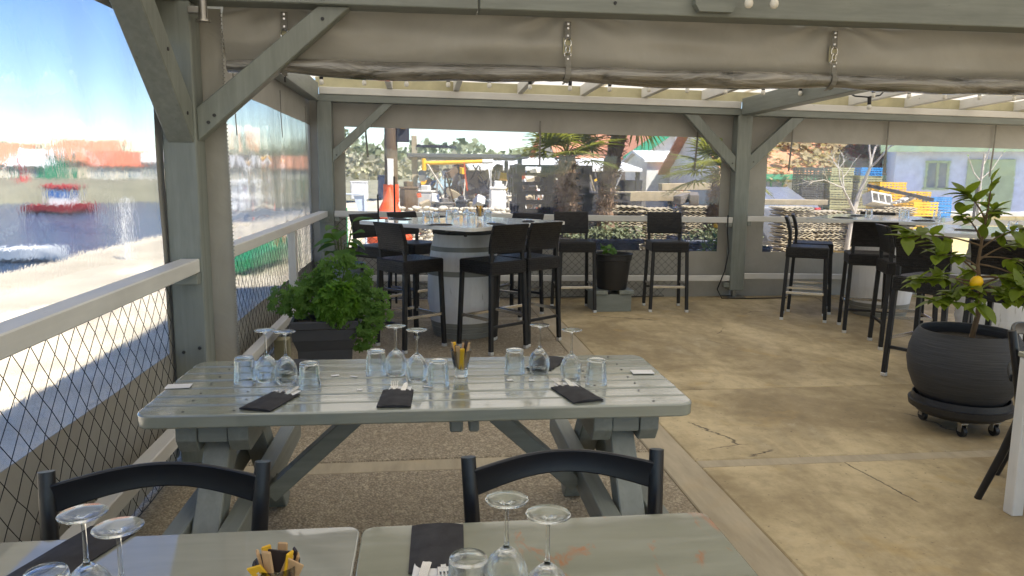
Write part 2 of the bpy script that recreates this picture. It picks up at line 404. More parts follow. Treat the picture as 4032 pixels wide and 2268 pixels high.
for nd in M['concrete_pale'].node_tree.nodes:
    if nd.type == 'MAPPING': nd.inputs['Location'].default_value = (3.7, 1.9, 0); nd.inputs['Rotation'].default_value = (0, 0, nd.inputs['Rotation'].default_value[2] * 2.5)
    if nd.type == 'VALTORGB':
        for e_ in nd.color_ramp.elements: pass
t = NT('exposed_aggregate'); v = t.coord((1, 1, 1)); vo = t.n('ShaderNodeTexVoronoi'); t.l(v, vo.inputs['Vector']); vo.inputs['Scale'].default_value = 95
vo2 = t.n('ShaderNodeTexVoronoi'); t.l(v, vo2.inputs['Vector']); vo2.inputs['Scale'].default_value = 48
big = t.noise(v, 1.1, 5, .6)
c = t.mix(t.ramp(vo.outputs['Color'], [(.2, 0), (.9, 1)]), srgb(150, 137, 114), srgb(196, 182, 156))
c = t.mix(t.ramp(vo.outputs['Distance'], [(.35, 0), (.8, .6)]), c, srgb(104, 92, 74))
c = t.mix(t.ramp(vo2.outputs['Color'], [(.80, 0), (.85, .55)]), c, srgb(206, 190, 160))
c = t.mix(t.ramp(big, [(.4, 0), (.75, .4)]), c, srgb(136, 122, 100))
h = t.math('SUBTRACT', 1.0, vo.outputs['Distance']); t.bsdf(c, .8, t.bump(h, .9, .006)); M['aggregate'] = t.m
t = NT('cement_strip'); v = t.coord((4, .8, 1)); a = t.noise(v, 2.4, 6, .65); b = t.noise(t.coord((1, 1, 1)), 1.6, 5, .6)
c = t.mix(t.ramp(a, [(.3, 0), (.7, 1)]), srgb(160, 147, 122), srgb(190, 176, 148)); c = t.mix(t.ramp(b, [(.55, 0), (.75, .5)]), c, srgb(186, 158, 110))
t.bsdf(c, .7, t.bump(a, .4, .003)); M['cement'] = t.m
M['sand'] = plain('pale_shell_sand', srgb(238, 222, 190), .9, .3, 1.2, bs=1.0, bd=.06, bscale=9, wear=srgb(120, 112, 98))
M['yard'] = plain('sandy_yard', srgb(206, 192, 164), .95, .25, .8, bs=.8, bd=.03, bscale=9, wear=srgb(150, 138, 112))
M['bank'] = plain('far_bank_ground', srgb(138, 134, 108), .95, .35, .35, bs=.5, wear=srgb(92, 94, 66))
t = NT('basin_water'); v = t.coord((1, 1, 1)); a = t.noise(v, 1.6, 4, .6); t.bsdf((.03, .07, .13), .12, t.bump(a, 1.0, .22), spec=.5); M['water'] = t.m

# ------------------------------------------------------------------ ground, water, floor
def poly(name, pts, z, mat, parent=None):
    b = MB(); b.add([(x, y, z) for x, y in pts], [tuple(range(len(pts)))]); return b.build(name, mat, parent)
wat = MB(); wat.add([(-900, -400, -.8), (900, -400, -.8), (900, 1200, -.8), (-900, 1200, -.8)], [(0, 1, 2, 3)])
tag(wat.build('water', M['water']), 'blue water of the basin beyond the terrace', None, kind='structure')
shore = [(300, -200), (300, 900), (60, 300), (14, 110), (3, 62), (-2.2, 47), (-4.6, 40), (-5.0, 30), (-5.6, 22), (-6.3, 16), (-6.8, 8), (-7.2, 0), (-8, -40), (-8, -200)]
g = MB(); n = len(shore)
top = [(x, y, -.07) for x, y in shore]; slope = [(x - 2.2 if x < 20 else x, y + (1.5 if 20 > x > -5 else 0), -1.6) for x, y in shore]
g.add(top + slope, [tuple(range(n))] + [(i, i + 1, n + i + 1, n + i) for i in range(n - 1)])
tag(g.build('ground', M['yard']), 'pale sandy yard around the terrace', None, kind='structure')
b = MB(); ring = []
for k in range(60):
    az = R_(85 + k * 3.0); a2 = math.pi - 0 - az
for k in range(41):                      # far bank: an arc of low land across the basin, azimuth from behind left to straight ahead
    az = R_(-20 + k * 5.2); r0 = 62 + 10 * nz(k * .23, 1.7) + (18 if k < 4 else 0)
    dx, dy = -math.cos(az) , math.sin(az)
    if dx > .02: break
    b.v += [(dx * r0, dy * r0, -1.2), (dx * (r0 + 3), dy * (r0 + 3), .1), (dx * (r0 + 12), dy * (r0 + 12), .8), (dx * 700, dy * 700, 2.0)]
nk = len(b.v) // 4
for k in range(nk - 1):
    for j in range(3): b.f.append((4 * k + j, 4 * k + 4 + j, 4 * k + 5 + j, 4 * k + 1 + j)); b.mi.append(0)
tag(b.build('far_bank', M['bank'], smooth=60), 'low far bank across the water', None, kind='structure')
sb = MB(); sb.sheet(24, 30, lambda u, v: (-1.46 - u * 5.4 - .3 * nz(v * 9, 3.3) * u, -14 + v * 40, -.045 + .05 * nz(u * 6, v * 20) * (1 if u > .02 else 0) - .12 * u * u), (0, 0, -.25))
tag(sb.build('sandy_shore', M['sand'], smooth=60), 'bright shell sand between terrace and water', None, kind='structure')

floor = MB(); floor.box((3.9, 2.5, -.16), (10.9, 13.4, .28)); floor = floor.build('floor', M['cement'])
tag(floor, 'concrete terrace floor', None, kind='structure')
def slab(name, x0, x1, y0, y1, mat, zt=0.0):
    bb = MB(); bb.box(((x0 + x1) / 2, (y0 + y1) / 2, zt - .03), (x1 - x0, y1 - y0, .06), None, .006); return bb.build(name, M[mat], floor)
SX0, SX1 = 1.26, 1.462
ys = [-4.15, -.42, 3.74, 7.78, 9.18]
for k in range(4):
    y0, y1 = ys[k], ys[k + 1]
    a0 = y0 + (.16 if k else 0)
    slab('aggregate_slab', -1.44, SX0 - .004, a0, y1 - .003, 'aggregate')
    if k: slab('joint_strip', -1.44, SX0 - .004, y0 + .003, y0 + .155, 'cement', -.003)
for (y0, y1) in ((-4.15, -.5), (-.40, 3.637), (3.743, 5.05), (5.056, 9.18)):
    slab('concrete_slab', SX1 + .004, 5.25, y0, y1, 'concrete' if y1 < 9 else 'concrete_pale'); slab('concrete_slab', 5.258, 9.3, y0, y1, 'concrete' if y1 < 9 else 'concrete_pale')
for y0 in (-.497, 3.64): slab('joint_strip', SX1 + .004, 9.3, y0, y0 + .10, 'cement', -.003)
slab('edge_strip', SX0, SX1, -4.15, 9.18, 'cement', .002)

# ------------------------------------------------------------------ shelter: posts, beams, braces, joists, roof
def sl(x): return -.013 * (x + 1.0)     # the back side falls a little to the right
sh = thing('timber_shelter', 'grey-green timber shelter with translucent roof over the terrace', 'shelter')
def part(name, mat, fn, parent=sh, smooth=None):
    b_ = MB(); fn(b_); return b_.build(name, M[mat], parent, smooth)
P1Y = 3.95
for (x, y, w) in [(-1.185, P1Y + .08, .16), (-1.097, 9.085, .165), (3.965, 9.085, .185), (9.05, 9.085, .17), (3.965, P1Y + .08, .16), (-1.185, -1.05, .16), (3.965, -1.05, .16), (9.05, P1Y + .08, .16), (9.05, -1.05, .16)]:
    z0 = .10 if (x, y) == (3.965, 9.085) else 0.0
    po = part('post', 'green_z', lambda b_: b_.box((x, y, (2.34 + z0) / 2 + (sl(x) / 2 if y > 9 else 0)), (w, .16, 2.34 - z0 + (sl(x) if y > 9 else 0)), None, .006))
    if z0:
        part('post_foot', 'dull_metal', lambda b_: (b_.box((x, y, .006), (.24, .2, .012)), b_.box((x, y, .056), (.05, .05, .09))), po)
def bm(name, mat, p, q, w, h, b=.005, up=(0, 0, 1)): return part(name, mat, lambda b_: b_.beam(p, q, w, h, b, up))
# near cross beam (two lengths, visible joint) and back cross beam
bm('beam', 'green_x', (-1.30, P1Y + .07, 2.342 + .11), (.295, P1Y + .07, 2.345 + .11), .15, .22)
bm('beam', 'green_x', (.301, P1Y + .07, 2.347 + .11), (9.1, P1Y + .07, 2.36 + .11), .148, .22)
bm('beam', 'green_x', (-1.2, 9.085, 2.335 + .04), (3.92, 9.085, 2.335 + sl(3.92) + .04), .17, .08)
bm('beam', 'green_x', (3.925, 9.085, 2.335 + sl(3.92) + .04), (9.2, 9.085, 2.335 + sl(9.2) + .04), .17, .08)
bm('fascia', 'white_x', (-1.148, 9.075, 2.416 + .04), (3.896, 9.075, 2.416 + sl(3.86) + .04), .17, .08)
bm('fascia', 'white_x', (4.054, 9.075, 2.416 + sl(4.1) + .04), (9.2, 9.075, 2.416 + sl(9.2) + .04), .17, .08)
bm('eave_board', 'olive', (-1.2, 9.13, 2.560), (9.3, 9.13, 2.440), .03, .12)
bm('beam', 'green_x', (-1.3, -1.0, 2.45), (9.1, -1.0, 2.45), .15, .22)
for x in (-1.21, 3.975, 9.05):           # long beams running away from the camera
    for (ya, yb) in ((-1.2, P1Y - .01), (P1Y + .15, 8.99)):
        w = .12 if x < 0 else .155
        bm('beam', 'green_y', (x, ya, 2.335 + .10), (x, yb, 2.335 + (sl(x) if yb > 8 else 0) + .10), w, .20)
# braces
def brace(p, q, w=.145, d=.08, up=(0, 1, 0)): bm('brace', 'green_x' if abs(q[0] - p[0]) > .1 else 'green_y', p, q, d, w, .005, up)
def brace_poly(pts3, th):
    """flat brace from four corner points, thickness vector th"""
    b_ = MB(); th = Vector(th); vs = [Vector(p) for p in pts3]; vs += [p + th for p in vs]
    b_.add(vs, [(0, 1, 2, 3), (7, 6, 5, 4), (0, 4, 5, 1), (1, 5, 6, 2), (2, 6, 7, 3), (3, 7, 4, 0)])
    o = b_.build('brace', M['green_z'], sh)
    md = o.modifiers.new('bevel', 'BEVEL'); md.width = .005; md.segments = 1
brace_poly([(-1.105, P1Y + .03, 1.67), (-.345, P1Y + .03, 2.342), (-.50, P1Y + .03, 2.342), (-1.105, P1Y + .03, 1.835)], (0, .09, 0))
brace_poly([(-1.24, P1Y, 1.66), (-1.24, P1Y, 1.86), (-1.24, 3.38, 2.335), (-1.24, 3.17, 2.335)], (.125, 0, 0))
brace_poly([(-1.014, 9.02, 1.645), (-.31, 9.02, 2.325), (-.43, 9.02, 2.325), (-1.014, 9.02, 1.79)], (0, .08, 0))
brace_poly([(3.872, 9.02, 1.58), (3.19, 9.02, 2.275), (3.36, 9.02, 2.272), (3.872, 9.02, 1.77)], (0, .08, 0))
brace_poly([(4.058, 9.02, 1.60), (4.745, 9.02, 2.255), (4.57, 9.02, 2.257), (4.058, 9.02, 1.79)], (0, .08, 0))
for (x, y, z, ax) in [(-1.05, P1Y + .029, 1.765, 'y'), (-1.02, P1Y + .029, 1.80, 'y'), (-.48, P1Y + .029, 2.28, 'y'), (-.97, 9.019, 1.73, 'y'), (3.83, 9.019, 1.69, 'y'), (4.10, 9.019, 1.71, 'y'), (-1.22, P1Y - .001, .6, 'y'), (-1.14, P1Y - .001, .62, 'y'), (.26, P1Y - .006, 2.43, 'y'), (.34, P1Y - .006, 2.44, 'y'), (1.0, P1Y - .006, 2.40, 'y'), (-1.114, 3.62, 2.06, 'x'), (-1.114, 3.86, 1.80, 'x')]:
    b_ = MB(); b_.lathe([(0, .006), (.008, .005), (.009, 0)], 12); o = b_.build('bolt', M['dark_board'], sh, 40); o.location = (x, y, z); o.rotation_euler = (R_(90), 0, 0) if ax == 'y' else (0, R_(90), 0)
# joists and roof sheets
jx = [-.35, .42, 1.18, 1.94, 2.70, 3.46, 4.62, 5.38, 6.14, 6.90, 7.66, 8.42]
for x in jx:
    z = 2.50 + sl(x) * .9
    bm('joist', 'white_y', (x, P1Y + .16, 2.59 + .06), (x, 9.16, z + .06), .065, .12)
    bm('joist', 'white_y', (x, -4.0, 2.59 + .06), (x, P1Y - .01, 2.59 + .06), .065, .12)
for i in range(6):
    x0 = -1.55 + i * 1.85; x1 = x0 + 1.92; zl = .006 * (i % 2)
    part('roof_sheet', 'roof', lambda b_: b_.add([(x0, P1Y + .02, 2.714 + zl), (x1, P1Y + .02, 2.714 + zl), (x1, 9.35, 2.625 + sl(x1) * .9 + zl), (x0, 9.35, 2.625 + sl(x0) * .9 + zl)], [(0, 1, 2, 3)]))
    part('roof_sheet', 'roof', lambda b_: b_.add([(x0, -4.2, 2.74 + zl), (x1, -4.2, 2.74 + zl), (x1, P1Y + .13, 2.726 + zl), (x0, P1Y + .13, 2.726 + zl)], [(0, 1, 2, 3)]))
bl = part('beam_block', 'green_x', lambda b_: b_.prism([(-.10, 0), (-.075, -.035), (.10, -.035), (.12, 0), (.12, .05), (-.10, .05)], 0, .05, tf=Matrix.Translation((1.51, P1Y - .006, 2.40)) @ Matrix.Rotation(R_(90), 4, 'X')))

# ------------------------------------------------------------------ railings
def railing(label, parts, blocks=()):
    r = thing('railing', label, 'railing')
    for nm, mat, p, q, w, h in parts:
        b_ = MB(); b_.beam(p, q, w, h, .005); b_.build(nm, M[mat], r)
    for c_, d_, mt in blocks:
        b_ = MB(); b_.box(c_, d_, None, .004); b_.build('support_block', M[mt], r)
    return r
RZ = 1.05
railing('white wooden railing along the left side, nearest the camera', [
    ('top_rail', 'white_y', (-1.165, -.95, RZ), (-1.165, P1Y - .003, RZ), .095, .07), ('lower_rail', 'white_y', (-1.165, -.95, .285), (-1.165, P1Y - .003, .285), .07, .07),
    ('baluster', 'white_z', (-1.165, 1.2, .32), (-1.165, 1.2, RZ - .035), .06, .06)],
    [((-1.18, P1Y - .03, .985), (.13, .055, .055), 'green_x'), ((-1.18, P1Y - .03, .22), (.13, .055, .05), 'green_x')])
railing('white wooden railing on the left between the two grey-green posts', [
    ('top_rail', 'white_y', (-1.165, P1Y + .165, RZ), (-1.13, 8.99, RZ), .095, .07), ('lower_rail', 'white_y', (-1.165, P1Y + .165, .285), (-1.13, 8.99, .285), .07, .07),
    ('baluster', 'white_z', (-1.16, 6.98, .322), (-1.16, 6.98, RZ - .037), .07, .09)],
    [((-1.12, 8.975, .985), (.12, .05, .055), 'green_x'), ((-1.12, 6.1, .10), (.11, .12, .2), 'olive')])
railing('white wooden railing across the back, left bay below the palms', [
    ('top_rail', 'white_x', (-1.01, 9.03, RZ), (3.868, 9.03, RZ + sl(3.87)), .045, .07), ('lower_rail', 'white_x', (-1.01, 9.03, .285), (3.868, 9.03, .285 + sl(3.87) * .5), .045, .07)],
    [((3.83, 9.04, .93), (.075, .06, .06), 'green_x'), ((-.98, 9.04, .985), (.06, .06, .055), 'green_x'), ((3.83, 9.04, .17), (.075, .06, .06), 'green_x')])
railing('white wooden railing across the back, right bay before the lilac house', [
    ('top_rail', 'white_x', (4.062, 9.03, RZ + sl(4.06) + .02), (8.96, 9.03, RZ + sl(8.96) + .02), .045, .07), ('lower_rail', 'white_x', (4.062, 9.03, .28), (8.96, 9.03, .22), .045, .07)],
    [((4.09, 9.04, .95), (.05, .06, .06), 'green_x')])

# ------------------------------------------------------------------ netting
def net(label, O, U, L, H, pitch=.108, ph=.125, r=.0016, clip=None, seed=1, sag=.01):
    b_ = MB(); O, U = Vector(O), Vector(U); N = U.cross(Vector((0, 0, 1)))
    nv = int(H / ph); n_u = int(L / pitch)
    def P(i, j):
        u = i * pitch; z = j * ph
        jx_ = .010 * nz(i * .9 + seed, j * 1.3) ; jz = .012 * nz(i * 1.1, j * .7 + seed)
        return O + U * (u + jx_) + Vector((0, 0, z + jz)) + N * (sag * nz(u * 1.5, z * 2, seed))
    for sgn in (1, -1):
        for i in range(-nv, n_u + nv):
            pts = []
            for j in range(2 * nv + 1):
                ii = i + sgn * j * .5
                if 0 <= ii <= n_u and (clip is None or clip(ii * pitch, j * ph * .5)):
                    if j % 1 == 0: pts.append(P(ii, j * .5))
            if len(pts) > 1: b_.tube(pts, r, 3, False)
    for z in (0, nv):
        b_.tube([P(k, z) for k in range(0, n_u + 1, 2) if clip is None or clip(k * pitch, z * ph)], r * 2, 4, False)
    o = b_.build('safety_net', M['net']); return tag(o, label, 'net', 'black nets behind the railings')
net('black diamond net behind the nearest left railing', (-1.235, .6, .03), (0, 1, 0), 3.3, 1.02, seed=2)
net('black diamond net on the left between the two posts', (-1.235, 4.16, .03), (0, 1, 0), 4.82, 1.02, seed=5)
net('black diamond net across the back behind the bar stools', (-1.0, 9.10, .02), (1, 0, 0), 4.75, .98, .092, .088, .0022, lambda u, z: u < 4.05 + z * .62, seed=9)

# ------------------------------------------------------------------ curtains
def curtain(label, O, U, L, z0, zw0, zw1, z1, side0, side1, pvc, wav=.012, seed=0, zs=lambda u: 0, res=14):
    """a hanging tarpaulin with a clear window; O ground origin, U along, window between heights zw0 and zw1"""
    c_ = thing('plastic_curtain', label, 'curtain')
    O, U = Vector(O), Vector(U); N = Vector((-U.y, U.x, 0))
    def pt(u, z, k=1.0):
        w = wav * (nz(u * 1.3 + seed, z * .9, seed) + .5 * nz(u * 4.1, z * 2.2 + seed, 3))
        return O + U * u + Vector((0, 0, z + zs(u))) + N * w * k
    def sheet(nm, u0, u1, za, zb, mat, th=.003):
        b_ = MB(); nu = max(2, int((u1 - u0) * res)); nvv = max(2, int((zb - za) * res))
        b_.sheet(nu, nvv, lambda a, b: pt(u0 + (u1 - u0) * a, za + (zb - za) * b), N * th)
        return b_.build(nm, M[mat], c_, 60)
    sheet('valance', 0, L, zw1, z1, 'tarp'); sheet('hem_panel', 0, L, z0, zw0, 'tarp')
    sheet('side_strip', 0, side0, zw0, zw1, 'tarp'); sheet('side_strip', L - side1, L, zw0, zw1, 'tarp')
    p = sheet('window_pane', side0, L - side1, zw0, zw1, pvc, .0015)
    return c_, pt
def hang_strap(c_, top, ln, lean=0.0, up=.09):
    b_ = MB(); top = Vector(top); e = top + Vector((lean, 0, -ln))
    b_.beam(top + Vector((0, 0, up)), top, .020, .004, .0005, (0, 1, 0)); b_.beam(top, e, .022, .004, .0005, (0, 1, 0))
    s_ = b_.build('strap', M['strap'], c_)
    b_ = MB(); b_.tube([e + Vector((.016 * math.sin(a), 0, -.014 + .016 * math.cos(a))) for a in [k * math.pi / 6 for k in range(13)]], .0022, 6, False)
    b_.build('ring', M['dull_metal'], s_)
cL1, _ = curtain('clear plastic side curtain left of the nearest post, showing boats and far houses', (-1.285, -1.0, 0), (0, 1, 0), 5.02, .02, .60, 2.195, 2.50, .1, .10, 'pvc_left', .016, 1)
cL2, _ = curtain('clear plastic side curtain left, between the two posts', (-1.285, 4.06, 0), (0, 1, 0), 5.22, .02, .49, 2.075, 2.50, .3, .10, 'pvc_left', .012, 4)
cB1, _ = curtain('clear plastic back curtain with view of the palms', (-1.32, 9.20, 0), (1, 0, 0), 5.28, .02, .64, 2.065, 2.36, .43, .20, 'pvc_back', .010, 7, lambda u: sl(u - 1.32))
cB2, _ = curtain('clear plastic back curtain with view of the lilac house', (3.97, 9.205, 0), (1, 0, 0), 5.1, .02, .64, 2.04, 2.40, .40, .2, 'pvc_back', .010, 11, lambda u: sl(u + 3.97))
hang_strap(cB1, (-.64, 9.165, 1.98), .27, .02, .16); hang_strap(cB1, (1.44, 9.165, 2.06), .42, .0, .11); hang_strap(cB1, (3.42, 9.165, 2.0), .40, -.02)
for x, ln in ((4.66, .40), (5.95, .42), (7.45, .46)): hang_strap(cB2, (x, 9.165, 2.0 if x < 5 else 2.02), ln, -.02, .24)
for y, z, ln in ((5.45, 2.02, .25), (7.2, 2.06, .22), (8.7, 2.05, .3)):
    b_ = MB(); b_.tube([(-1.262, y, z + .2), (-1.262, y, z), (-1.258, y + .02, z - ln)], .004, 5); s_ = b_.build('strap', M['strap'], cL2)
b_ = MB(); b_.beam((-1.255, 3.80, 2.02), (-1.255, 3.83, 1.86), .022, .004, .0005, (1, 0, 0)); s_ = b_.build('strap', M['strap'], cL1)
b_ = MB(); b_.tube([(-1.255, 3.83 + .016 * math.sin(a), 1.845 + .016 * math.cos(a)) for a in [k * math.pi / 6 for k in range(13)]], .0025, 6, False); b_.build('ring', M['dull_metal'], s_)
# front plane: side flap with zip, and the rolled-up curtain under the near beam
fl = thing('curtain_flap', 'taupe curtain flap with zip hanging beside the nearest post', 'curtain')
b_ = MB(); b_.sheet(4, 30, lambda a, b: (-1.135 + a * (.15 - .02 * b), 4.125 + .01 * nz(a * 3, b * 6) + .012 * a, .02 + b * 2.32), (0, .003, 0)); b_.build('flap', M['tarp'], fl, 60)
b_ = MB()
for k in range(230):
    z = .05 + k * .0099; f = (z - .02) / 2.32
    b_.box((-1.10 + .115 - .02 * f + (.003 if k % 2 else -.003), 4.128 + .01 * nz(3, f * 6), z), (.009, .005, .006))
b_.build('zip', M['dull_metal'], fl)
rc = thing('rolled_curtain', 'rolled-up taupe and clear plastic curtain strapped under the near beam', 'curtain')
STR = [-.68, .78, 2.28, 3.8, 5.3, 6.8]
def pinch(x):
    d = min(abs(x - s_) for s_ in STR); return math.exp(-(d / .16) ** 2), d
def rollc(x):
    pz, d = pinch(x)
    sag = .020 * math.sin(min(1, d / .75) * math.pi * .5)
    return 2.062 - sag * (.7 + .5 * nz(x * 1.1, 2)) + .006 * nz(x * 3, 5), 4.135 + .008 * nz(x * 2, 8)
def tarp_pt(a, b):
    x = -.985 + a * 10.0; zc, yc = rollc(x); pz, d = pinch(x)
    z = 2.36 + b * (zc + .034 - 2.36)
    rad = math.sin(min(1, max(0, b)) * math.pi)
    y = 4.108 - .030 * rad * (1 - .7 * pz) + .034 * math.sin(b * 7 + nz(x * .7, 3) * 5) * nz(x * 1.1, b * 1.6, 4) + .016 * max(0, b - .8) / .2
    sx_ = min(STR, key=lambda q_: abs(x - q_)); dx_ = x - sx_; y += .016 * math.exp(-(dx_ / .34) ** 2) * math.sin(11 * math.atan2(dx_, .12 + .9 * b)) * (1 - b * .4)
    return (x, y, z)
b_ = MB(); b_.sheet(300, 18, tarp_pt, (0, .003, 0)); b_.build('tarpaulin', M['tarp'], rc, 70)
b_ = MB(); n_s = 24; xs = [-.97 + k * 9.97 / 330 for k in range(331)]; vv = []; ff = []
for i, x in enumerate(xs):
    zc, yc = rollc(x); pz, d = pinch(x); e0 = max(0, 1 - (x + .97) / .25)
    for k in range(n_s):
        a = 2 * math.pi * k / n_s
        r = (.053 - .012 * pz) * (1 + .14 * nz(x * 1.6 + math.cos(a) * .9, math.sin(a) * 1.1, 2.2) + .09 * nz(x * 7, math.cos(a) * 2, math.sin(a) * 2)) * (1 - .35 * e0)
        vv.append((x, yc - .050 + 1.15 * r * math.cos(a), zc + .88 * r * math.sin(a)))
for i in range(len(xs) - 1):
    for k in range(n_s): ff.append((i * n_s + k, i * n_s + (k + 1) % n_s, (i + 1) * n_s + (k + 1) % n_s, (i + 1) * n_s + k))
ff += [tuple(range(n_s)), tuple(range((len(xs) - 1) * n_s, len(xs) * n_s))]
b_.add(vv, ff); b_.build('clear_roll', M['roll'], rc, 60)
for x in STR:
    zc, yc = rollc(x); y = 4.078
    b_ = MB(); b_.beam((x, y - .006, 2.325), (x, y - .012, 2.23), .034, .005, .001, (0, 1, 0)); st = b_.build('strap', M['strap'], rc)
    b_ = MB(); b_.box((x, y - .002, 2.20), (.048, .006, .085), None, .003); b_.build('backing_plate', M['olive'], st)
    b_ = MB()
    for z in (2.312, 2.290, 2.255): b_.lathe([(0, .004), (.005, .003), (.0065, 0)], 8, (0, 0, 0)); 
    b_ = MB()
    for z in (2.312, 2.290, 2.252, 2.132):
        yo = y - .012 if z > 2.2 else y - .024
        b_.box((x, yo - .001, z), (.014, .005, .014), None, .0024)
    b_.build('rivet', M['metal'], st)
    def loop(cz, rx, rz): return [(x + rx * math.sin(a), y - .016, cz + rz * math.cos(a)) for a in [k * math.pi / 7 for k in range(15)]]
    b_ = MB(); b_.tube(loop(2.215, .018, .024), .0032, 6, False); b_.build('ring', M['metal'], st)
    b_ = MB(); b_.tube(loop(2.182, .011, .020), .0032, 6, False); b_.build('hook', M['metal'], st)
    b_ = MB(); b_.tube(loop(2.156, .018, .015), .0032, 6, False); b_.build('ring', M['metal'], st)
    pts = [(x, y - .020, 2.148), (x + .001, y - .026, 2.10)] + [(x + .002 - .012 * k / 6, yc - .050 - (.052 + .001 * k) * math.cos(R_(-35 + k * 24)), zc - .047 * math.sin(R_(-35 + k * 24))) for k in range(7)]
    b_ = MB()
    for p0, p1 in zip(pts, pts[1:]): b_.beam(p0, p1, .028, .005, .0, (1, 0, 0) if False else (0, 1, 0.01))
    b_.build('lower_strap', M['strap'], st)

# ------------------------------------------------------------------ string lights
def string(label, y, z, xs_, drop=0.0):
    s_ = thing('string_lights', label, 'string lights')
    b_ = MB(); pts = []
    for i, x in enumerate(xs_):
        pts.append((x, y, z + .055 + .01 * nz(x, 1)))
        if i < len(xs_) - 1: pts.append(((x + xs_[i + 1]) / 2, y, z + .04))
    b_.tube(pts, .005, 5); b_.build('cable', M['cable'], s_)
    for x in xs_:
        zz = z + .01 * nz(x, 1)
        b_ = MB(); b_.lathe([(0, .06), (.018, .058), (.019, .02), (.016, .005), (0, .005)], 10, (x, y, zz)); so = b_.build('socket', M['cable'], s_, 40)
        b_ = MB(); b_.lathe([(0, .006), (.014, .006), (.020, -.008), (.0225, -.022), (.019, -.036), (.010, -.044), (0, -.046)], 14, (x, y, zz)); b_.build('bulb', M['bulb'], so, 60)
    return s_
string('festoon of small white bulbs strung under the roof beyond the rolled curtain', 7.5, 2.395, [-.93 + k * .4 for k in range(20)])
string('second festoon with two white bulbs peeping in at the top edge', 3.80, 2.415, [1.655, 1.79])
lp = thing('hanging_cable', 'black cable loop with one bulb hanging below the festoon', 'cable')
b_ = MB(); b_.tube([(4.36, 7.55, 2.46), (4.38, 7.53, 2.41), (4.48, 7.52, 2.365), (4.62, 7.5, 2.355), (4.76, 7.52, 2.38), (4.84, 7.55, 2.45)], .008, 6); b_.build('loop', M['cable'], lp, 60)
b_ = MB(); b_.tube([(4.63, 7.5, 2.355), (4.635, 7.5, 2.28)], .020, 8); b_.build('socket', M['cable'], lp, 40)
b_ = MB(); b_.lathe([(0, .006), (.015, .006), (.024, -.012), (.025, -.026), (.016, -.042), (0, -.046)], 14, (4.635, 7.5, 2.275)); b_.build('bulb', M['bulb'], lp, 60)
for o in []: pass
mic = thing('clip_lamp', 'small black clip lamp on the left roof beam', 'lamp')
b_ = MB(); b_.box((-1.06, 6.1, 2.30), (.06, .05, .05), None, .008); b_.build('housing', M['cable'], mic)
b_ = MB(); b_.tube([(-1.10, 6.1, 2.335), (-1.06, 6.1, 2.30), (-1.03, 6.1, 2.26), (-1.03, 6.12, 2.21)], .008, 6); b_.build('lead', M['cable'], mic)
pf = thing('wall_pipe', 'short steel pipe bracket at the top of the nearest post', 'bracket')
b_ = MB(); b_.tube([(-1.035, P1Y - .03, 2.245), (-1.035, P1Y - .03, 2.34)], .020, 14); b_.build('tube', M['dull_metal'], pf, 40)
b_ = MB(); b_.lathe([(.021, 0), (.034, 0), (.034, .010), (.021, .010)], 18, (-1.035, P1Y - .03, 2.235), closed=True); b_.build('collar', M['dull_metal'], pf, 40)
b_ = MB(); b_.box((-1.075, P1Y - .02, 2.29), (.06, .03, .03), None, .003); b_.build('arm', M['dull_metal'], pf)

# ------------------------------------------------------------------ picnic table
pt_ = thing('picnic_table', 'grey-green wooden picnic table with planked top and crossed timber legs', 'table', (.012, 2.735, 0), R_(-.8))
TZ = .76
L2, D2, TH = .915, .355, .046
nb = 7; pw = 2 * D2 / nb
for i in range(nb):
    y0 = -D2 + i * pw + (.005 if i else 0); y1 = -D2 + (i + 1) * pw - (.005 if i < nb - 1 else 0)
    R = .055; poly_ = []
    corners = [(-L2, y0, i == 0), (L2, y0, i == 0), (L2, y1, i == nb - 1), (-L2, y1, i == nb - 1)]
    for k, (x, y, rd) in enumerate(corners):
        if not rd: poly_.append((x, y)); continue
        sx = 1 if x < 0 else -1; sy = 1 if k < 2 else -1
        cx, cy_ = x + sx * R, y + sy * R; a0 = [180, 270, 0, 90][k]
        poly_ += [(cx + R * math.cos(R_(a0 + q_ * 15)), cy_ + R * math.sin(R_(a0 + q_ * 15))) for q_ in range(7)]
    b_ = MB(); dz = rnd.uniform(-.0012, .0012); b_.prism(poly_, TZ - TH + dz, TZ + dz)
    o = b_.build('plank', M['plank'], pt_, 35); md = o.modifiers.new('bevel', 'BEVEL'); md.width = .006; md.segments = 2; md.limit_method = 'ANGLE'; md.angle_limit = R_(50)
ZB = TZ - TH - .002
SCREW = MB(); SCREW.lathe([(0, .0012), (.004, .001), (.0045, 0)], 10); SCREW = SCREW.mesh('screw', M['dark_board'])
for i in range(nb):
    for x in (-.77, -.61, .61, .77): link('screw', SCREW, pt_, (x + rnd.uniform(-.01, .01), -D2 + (i + .5) * pw + rnd.uniform(-.02, .02), TZ + .0012))
